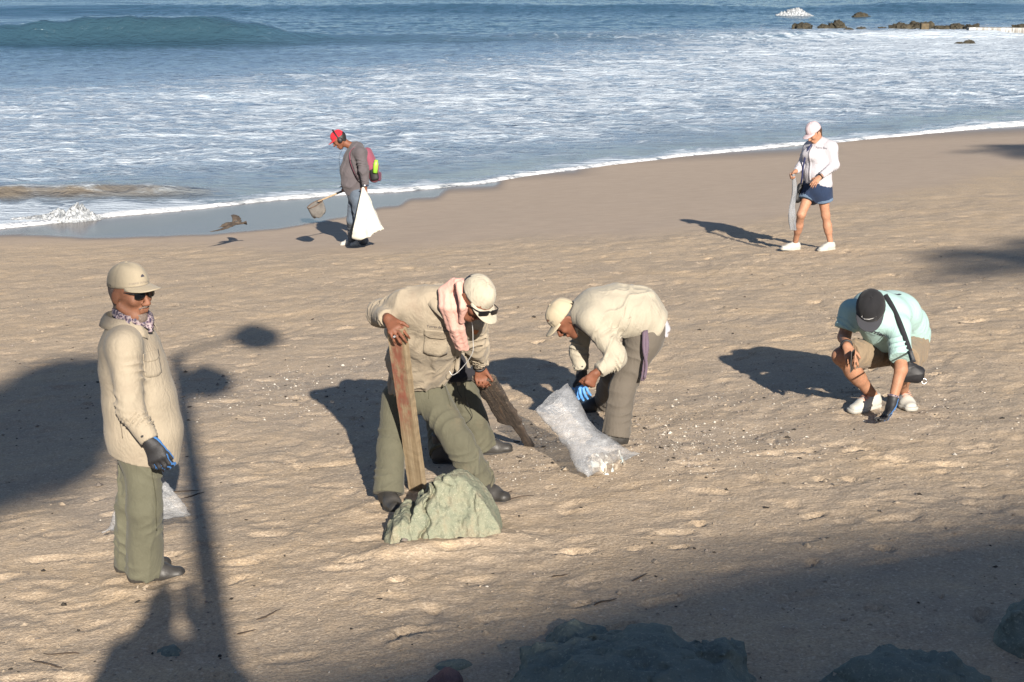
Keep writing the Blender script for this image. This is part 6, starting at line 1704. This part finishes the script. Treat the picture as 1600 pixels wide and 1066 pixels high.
# ------------------------------------------------------------------ bird gliding over the wet sand
def bird():
    G = gpix(364, 377); r = nrm(ray(364, 349)); s = np.array(SUN); o = V(0, 0, CAM_Z)
    A = np.stack([r, -s], 1); t_, k_ = np.linalg.lstsq(A, G - o, rcond=None)[0]; c = o + r * t_
    k = np.linalg.norm(c - o) / FOC                             # metres per photo pixel there
    B = tag(empty('bird', c), 'brown seabird gliding low over the wet sand with spread wings', 'bird')
    X, Zv, Yv = V(k, 0, 0), V(0, 0, k), V(0, k, 0)
    L_ = lambda x, z, y=0.0: c + X * (x - 362) + Zv * (349 - z) + Yv * y
    S = Sdf(); S.ec(L_(352, 351), L_(370, 349, 3), V(0, 0, 1), (3.4 * k, 3.4 * k), (2.6 * k, 2.6 * k), 0.01); S.ec(L_(370, 349, 3), L_(377, 350, 4), V(0, 0, 1), (2.6 * k, 2.6 * k), (1.2 * k, 1.6 * k), 0.01)
    S.el(L_(348, 352, -2), np.eye(3), (3.2 * k, 2.6 * k, 2.6 * k)); S.rc(L_(346, 353, -3), L_(340, 355, -5), 1.0 * k, 0.4 * k)
    mb = simple('brown_plumage', (0.055, 0.042, 0.032), 0.9, 0.5, 22, 0.4, 60)
    link('body', S.mesh('bird_body', 0.006), mb, B)
    def wing(name, spine, chord, n=14):
        sp = curve_pts(spine, n); vs_ = []
        for i in range(n):
            u = i / (n - 1); ch = chord * (1 - 0.75 * u ** 1.6) * (1 + 0.12 * math.sin(i * 2.4))
            for j in range(5):
                w = j / 4; vs_.append(sp[i] + (X * 1.0 * (w - 0.25) * ch) + Yv * 0.35 * (w - 0.3) * ch + Zv * (0.14 * ch * math.sin(math.pi * w)))
        return solid(link(name, mesh_np(name, vs_, grid_faces(n, 5)), mb, B), 0.7 * k, 0)
    wing('wing', [L_(360, 350, -3), L_(352, 353, -16), L_(345, 354.5, -28), L_(336, 354, -44)], 13)
    wing('wing', [L_(364, 348, 4), L_(362, 342.5, 12), L_(358, 340.5, 20), L_(355, 342.5, 28)], 13)
    vs_ = [L_(374 + 8.5 * (i % 2), 349.5 + (-2.5 + 2.2 * (i // 2)) * (0.4 + 1.1 * (i % 2)), 4 + 3 * (i // 2 - 1)) for i in range(6)]
    solid(link('tail', mesh_np('tail', vs_, [(0, 1, 3, 2), (2, 3, 5, 4)]), mb, B), 0.7 * k, 0)
bird()

# ------------------------------------------------------------------ loose shell, pebbles, sticks
def scatter(name, label, n, mat, zones, size, flat, seed, uni):
    r = np.random.default_rng(seed); ico = [(0, 0, 1), (0.9, 0, 0.1), (0.28, 0.85, 0), (-0.72, 0.53, 0.1), (-0.72, -0.53, -0.05), (0.28, -0.85, 0.1), (0, 0, -0.6)]
    tri = [(0, 1, 2), (0, 2, 3), (0, 3, 4), (0, 4, 5), (0, 5, 1), (6, 2, 1), (6, 3, 2), (6, 4, 3), (6, 5, 4), (6, 1, 5)]
    vs_, ts = [], []; I = np.array(ico)
    for k in range(n):
        if r.random() < uni:
            y = 5.2 + 15 * r.random(); x = r.uniform(-0.37, 0.38) * (y + 1)
        else:
            z = zones[r.integers(len(zones))]; x, y = z[0] + r.normal() * z[2] * 0.55, z[1] + r.normal() * z[2] * 0.7
        if shore_y(x) - y < 5: continue
        s = size * math.exp(r.normal() * 0.45); a = r.uniform(0, 6.28); ca, sa = math.cos(a), math.sin(a)
        P = I * V(s, s * r.uniform(0.45, 0.9), s * flat) + r.normal(size=(7, 3)) * s * 0.12
        P = np.stack([P[:, 0] * ca - P[:, 1] * sa, P[:, 0] * sa + P[:, 1] * ca, P[:, 2]], 1)
        b = len(vs_) * 7; vs_.append(P + V(x, y, gfine(x, y) + s * flat * 0.25)); ts += [(b + i, b + j, b + l) for i, j, l in tri]
    o = link(name, mesh_np(name, np.concatenate(vs_), None, False, ts), mat); tag(o, label, kind='stuff'); return o
zz = [(*gpix(px, py)[:2], r) for px, py, r in [(1040, 690, 0.7), (1130, 665, 0.7), (1070, 700, 0.5), (800, 700, 0.6), (770, 740, 0.5), (330, 620, 0.8), (420, 600, 0.9), (520, 590, 0.7), (920, 670, 0.5), (1180, 620, 0.8), (480, 640, 0.6), (1450, 640, 0.7), (1200, 700, 0.6)]]
scatter('shell_fragments', 'broken white shell scattered over the sand', 1700, simple('bleached_shell', (0.42, 0.39, 0.34), 0.7, 0.25, 30), zz, 0.0062, 0.45, 1, 0.15)
scatter('pebbles', 'grey and brown pebbles mixed into the sand', 2400, simple('grey_brown_pebble', (0.16, 0.135, 0.115), 0.8, 0.5, 20), zz, 0.0075, 0.6, 2, 0.3)
scatter('dark_wrack', 'dark scraps of seaweed and mussel shell on the sand', 620, simple('black_wrack', (0.03, 0.024, 0.018), 0.8, 0.4, 20), zz, 0.011, 0.35, 3, 0.75)
scatter('sand_clods', 'crumbs and clods of kicked-up sand', 4200, simple('sand_clod', (0.27, 0.22, 0.165), 0.95, 0.25, 30, 0.4, 90), zz, 0.0085, 0.42, 4, 0.9)
r = random.Random(8)
M_TWIG = simple('dark_twig', (0.045, 0.032, 0.024), 0.9, 0.4, 40)
def twig(px, py, ln, ang, label):
    g0 = g(px, py); c, s = math.cos(ang), math.sin(ang); pts = []
    for i in range(7):
        x, y = g0[0] + c * ln * (i / 6 - 0.5) + 0.03 * ln * r.uniform(-1, 1), g0[1] + s * ln * (i / 6 - 0.5) + 0.03 * ln * r.uniform(-1, 1)
        pts.append(V(x, y, gfine(x, y) + 0.005))
    me = tube('twig', pts, 0.0042, None, False, 6, [0.6, 1, 1, 0.9, 0.8, 0.6, 0.3])
    tag(thing_mesh('twig', me, M_TWIG, g0), label, 'twig', 'twigs lying on the sand')
for px, py, ln, an, lb in [(285, 768, 0.22, 0.2, 'thin dark twig beside the small clear bag'), (305, 775, 0.18, 1.0, 'short crooked twig beside the small clear bag'), (420, 963, 0.16, 0.9, 'thin twig on bare sand right of the lamp post shadow'), (385, 990, 0.10, 0.5, 'short twig on bare sand right of the lamp post shadow'),
                           (800, 780, 0.28, 0.15, 'long dark twig at the end of the green rock'), (792, 772, 0.14, 1.0, 'short twig at the end of the green rock'), (1000, 905, 0.12, 0.8, 'thin twig at the edge of the broad shade'), (945, 940, 0.16, 0.7, 'curved twig at the edge of the broad shade'),
                           (70, 1035, 0.26, 2.4, 'long twig in the corner by the photographer\'s shadow'), (95, 1020, 0.20, 2.9, 'bent twig in the corner by the photographer\'s shadow'), (875, 900, 0.09, 0.2, 'stub of twig on sunlit sand')]:
    twig(px, py, ln, an, lb)
# ------------------------------------------------------------------ what stands behind the photographer and throws the shadows
SV = np.array(SUN)
def lift(px, py, Y):
    """point above the shore road whose shadow falls where that pixel shows the sand"""
    G = gpix(px, py); t_ = (Y - G[1]) / SV[1]; return G + SV * t_
PZ = 3.62
me = boxme('promenade', (-140, -60, -1), (140, 0.9, PZ)); tag(link('promenade', me, simple('promenade_paving', (0.30, 0.28, 0.25), 0.9, 0.15, 1.5, 0.3, 20)), 'paved sea-wall promenade behind the beach', kind='structure')
def lamp_post():
    Y = -3.0
    m = simple('dark_green_iron', (0.02, 0.026, 0.024), 0.5, 0.2)
    a, b = lift(298, 760, Y), lift(286, 590, Y)                 # two points of the pole by its shadow
    base = V(a[0], Y, PZ); top = lift(283, 556, Y); top[0] = 0.5 * (top[0] + a[0])
    Lp = tag(empty('lamp_post', base), 'tall iron lamp post with two hooded lamps on the promenade', 'lamp post')
    tube('pole', [base, base * 0.5 + top * 0.5, top], 0.085, m, Lp, 14, [1.25, 0.95, 0.8])
    tube('foot', [base, base + V(0, 0, 0.25), base + V(0, 0, 0.9)], 0.2, m, Lp, 14, [1.1, 0.9, 0.5])
    for px, py, rad, yy in ((400, 526, 0.26, Y - 0.05), (322, 597, 0.25, Y + 0.05)):
        h = lift(px, py, yy)
        root = V(top[0], Y, h[2] + 0.02)
        if root[2] > top[2]: root[2] = top[2]
        tube('arm', curve_pts([root, root * 0.5 + h * 0.5 + V(0, 0, 0.06), h + V(0, 0, 0.08)], 12), 0.03, m, Lp, 8)
        S = Sdf(); S.el(h, np.eye(3), (rad, rad, rad * 0.95)); link('lamp_globe', S.mesh('lamp_globe', 0.03), simple('milk_glass', (0.7, 0.7, 0.68), 0.2, 0.02), Lp)
        tube('globe_cap', [h + V(0, 0, rad * 0.8), h + V(0, 0, rad * 1.2)], rad * 0.5, m, Lp, 12, [1, 0.3])
lamp_post()
def leafy_tree():
    Y = -16.0
    c = lift(20, 665, Y); rt_ = lift(165, 660, Y); tp = lift(100, 530, Y)
    r = np.random.default_rng(5)
    T = tag(empty('tree', V(c[0] - 0.5, Y, PZ)), 'leafy round-headed tree beside the promenade', 'tree')
    tube('trunk', curve_pts([V(c[0] - 0.5, Y, PZ), V(c[0] - 0.4, Y, (PZ + c[2]) / 2), c - V(0, 0, 0.3)], 8), 0.16, simple('bark', (0.12, 0.09, 0.06), 0.9, 0.3, 8, 0.5, 30), T, 10, np.linspace(1.2, 0.6, 8))
    n = 12000
    lobes = [(lift(108, 590, Y), 0.55), (lift(60, 650, Y), 0.8), (lift(112, 672, Y), 0.36), (lift(10, 640, Y), 0.55), (lift(20, 715, Y), 0.75), (lift(-70, 680, Y), 1.1), (lift(62, 712, Y), 0.42)]
    u = r.normal(size=(n, 3)); u /= np.linalg.norm(u, axis=1)[:, None]; rad = r.random(n) ** 0.45
    pick = r.integers(len(lobes), size=n)
    P = np.array([lobes[k][0] for k in pick]) + u * (rad * np.array([lobes[k][1] for k in pick]))[:, None] * V(1, 1, 0.55)
    a = r.normal(size=(n, 3)); a /= np.linalg.norm(a, axis=1)[:, None]; b = np.cross(a, r.normal(size=(n, 3))); b /= np.linalg.norm(b, axis=1)[:, None]
    s = r.uniform(0.06, 0.12, n)[:, None]
    vs_ = np.stack([P - a * s, P - b * s * 0.5, P + a * s, P + b * s * 0.5], 1).reshape(-1, 3)
    cr = link('crown', mesh_np('crown', vs_, np.arange(n * 4).reshape(-1, 4), False), simple('leaf_green', (0.05, 0.09, 0.03), 0.7, 0.4, 4), T); cr['kind'] = 'stuff'
leafy_tree()
def palm(px, py, Y, label, size, seed, nf=18, lean=0.4):
    c = lift(px, py, Y); r = random.Random(seed)
    T = tag(empty('palm_tree', V(c[0] + lean, Y, PZ)), label, 'palm tree', 'palms along the promenade')
    tube('trunk', curve_pts([V(c[0] + lean, Y, PZ), V(c[0] + lean * 0.3, Y, PZ + (c[2] - PZ) * 0.55), c], 14), 0.15, simple('palm_bark', (0.16, 0.13, 0.10), 0.9, 0.3, 9, 0.5, 30), T, 10, np.linspace(1.3, 0.8, 14))
    mg = simple('palm_green', (0.06, 0.10, 0.035), 0.6, 0.3, 5)
    for k in range(nf):
        a = 2 * math.pi * k / nf + r.uniform(-0.15, 0.15); el = r.uniform(-0.3, 0.95); vs_, q = [], []
        d = V(math.cos(a) * math.cos(el), math.sin(a) * math.cos(el), math.sin(el)); sd = nrm(np.cross(d, (0, 0, 1))); L_ = size * r.uniform(0.85, 1.1)
        sp = [c + d * L_ * t_ + V(0, 0, -0.55 * L_ * t_ * t_) for t_ in np.linspace(0, 1, 26)]
        for i in range(2, 26):
            tg = nrm(sp[i] - sp[i - 1]); ln = 0.30 * L_ * math.sin(math.pi * (i / 26) ** 0.8) + 0.05
            for s in (-1, 1):
                b = len(vs_); tip = sp[i] + sd * s * ln + tg * ln * 0.5 + V(0, 0, -0.25 * ln); w = tg * 0.035
                vs_ += [sp[i] - w, sp[i] + w, tip]; q.append((b, b + 1, b + 2))
        b = len(vs_)
        for i in range(26): vs_ += [sp[i] - sd * 0.02, sp[i] + sd * 0.02]
        qs = [(b + 2 * i, b + 2 * i + 1, b + 2 * i + 3, b + 2 * i + 2) for i in range(25)]
        link('frond', mesh_np('frond', vs_, qs, False, q), mg, T)
palm(1750, 425, -13.0, 'coconut palm with a full crown beside the added shade building', 2.5, 3, 17)
palm(1650, 234, -8.0, 'taller coconut palm leaning out over the promenade rail', 2.3, 8, 22)
def shade_building():  # unseen building added to throw the broad shade over the near sand
    Y = -34.0
    edge = [(140, 1150), (260, 1090), (410, 1045), (570, 1002), (750, 955), (885, 912), (1030, 876), (1180, 848), (1340, 826), (1480, 804), (1620, 778), (1800, 745)]  # border of that shade on the sand; the roofline is shaped from it
    pts = [lift(a, b, Y) for a, b in edge]
    x0 = pts[0][0]; x1 = pts[-1][0] + 14; roof = max(p[2] for p in pts) + 0.6
    prof = [(x0 - 0.6, PZ)] + [(p[0], p[2]) for p in pts] + [(x1, roof), (x1, PZ)]
    n = len(prof); vs_ = [V(x, Y, z) for x, z in prof] + [V(x, Y - 10, z) for x, z in prof]
    bm = bmesh.new(); bv_ = [bm.verts.new(v) for v in vs_]
    bm.faces.new(bv_[:n]); bm.faces.new(bv_[n:][::-1])
    for i in range(n): bm.faces.new((bv_[i], bv_[n + i], bv_[n + (i + 1) % n], bv_[(i + 1) % n]))
    bmesh.ops.recalc_face_normals(bm, faces=bm.faces)
    me = bpy.data.meshes.new('wall'); bm.to_mesh(me); bm.free()
    H = tag(empty('shade_building', V((x0 + x1) / 2, Y, PZ)), 'unseen cream building added behind the promenade, roofline shaped to shade the near sand', 'building')
    link('wall', me, simple('cream_stucco', (0.55, 0.48, 0.38), 0.9, 0.08, 1.0, 0.2, 30), H)
    gm = simple('window_glass', (0.03, 0.04, 0.05), 0.1, 0.1, spec=0.6)
    for fl in range(4):
        for k in range(6):
            x = x0 + 3.2 + k * 3.4; z = PZ + 1.2 + fl * 3.0
            if z + 2 > np.interp(x, [p[0] for p in pts] + [x1], [p[2] for p in pts] + [roof]) - 0.5: continue
            w = link('window', boxme('window', (x - 0.8, Y - 0.02, z), (x + 0.8, Y + 0.05, z + 1.5)), gm, H)
            link('sill', boxme('sill', (x - 0.95, Y + 0.01, z - 0.14), (x + 0.95, Y + 0.22, z - 0.02)), M_SNEAKS, w)
shade_building()
def photographer():
    """stands on the promenade behind the viewpoint; head and raised elbows reach the sand as a shadow"""
    Y = -1.1
    hd = lift(253, 952, Y); k = np.linalg.norm(hd - gpix(253, 952))
    F = frame((0, 1, -0.2), (0, 0, 1)); base = V(hd[0], Y, PZ)
    P = tag(empty('person', base), 'photographer standing on the promenade with both elbows raised', 'person')
    H = hd[2] - PZ; f = H / 1.62
    z = lambda q: PZ + q * f
    st = [(V(hd[0], Y, z(0.92)), V(1, 0, 0), (0.17, 0.12)), (V(hd[0], Y, z(1.15)), V(1, 0, 0), (0.17, 0.13)), (V(hd[0], Y, z(1.36)), V(1, 0, 0), (0.20, 0.11)), (V(hd[0], Y, z(1.43)), V(1, 0, 0), (0.13, 0.08))]
    arms = [(V(hd[0] + s * 0.19, Y, z(1.40)), V(hd[0] + s * 0.33, Y + 0.1, z(1.20)), V(hd[0] + s * 0.06, Y + 0.26, z(1.54))) for s in (1, -1)]
    legs = [(V(hd[0] + s * 0.09, Y, z(0.9)), V(hd[0] + s * 0.10, Y, z(0.5)), V(hd[0] + s * 0.11, Y, z(0.05))) for s in (1, -1)]
    body = body_mesh(hd, F, V(hd[0], Y, z(1.46)), shrink(st, 0.02), arms, legs, [dict(w=a[2], d=(0, 0.4, 0.9), n=(0, 1, 0), th=(1, 0, 0)) for a in arms], 1.0, 0.012)
    link('body', body, M_SK1, P)
    link('shirt', shirt_mesh(st, arms, (0.09, 0.075, 0.05), 0.006, 5, 0.014, [(V(hd[0], Y, z(0.86)), V(0, 0, -1))]), M_GREY, P)
    link('trousers', trousers_mesh([(V(hd[0], Y, z(0.95)), V(1, 0, 0), (0.16, 0.12)), (V(hd[0], Y, z(0.88)), V(1, 0, 0), (0.16, 0.12))], legs, (0.09, 0.075, 0.08), 0.006, 7, 0.014), M_DENIM, P)
    for a in legs: link('boot', BOOT, None, P, M=Matrix.Translation(Vector((a[2][0], Y, PZ))))
    print('PHOTOGRAPHER', hd, H)
photographer()
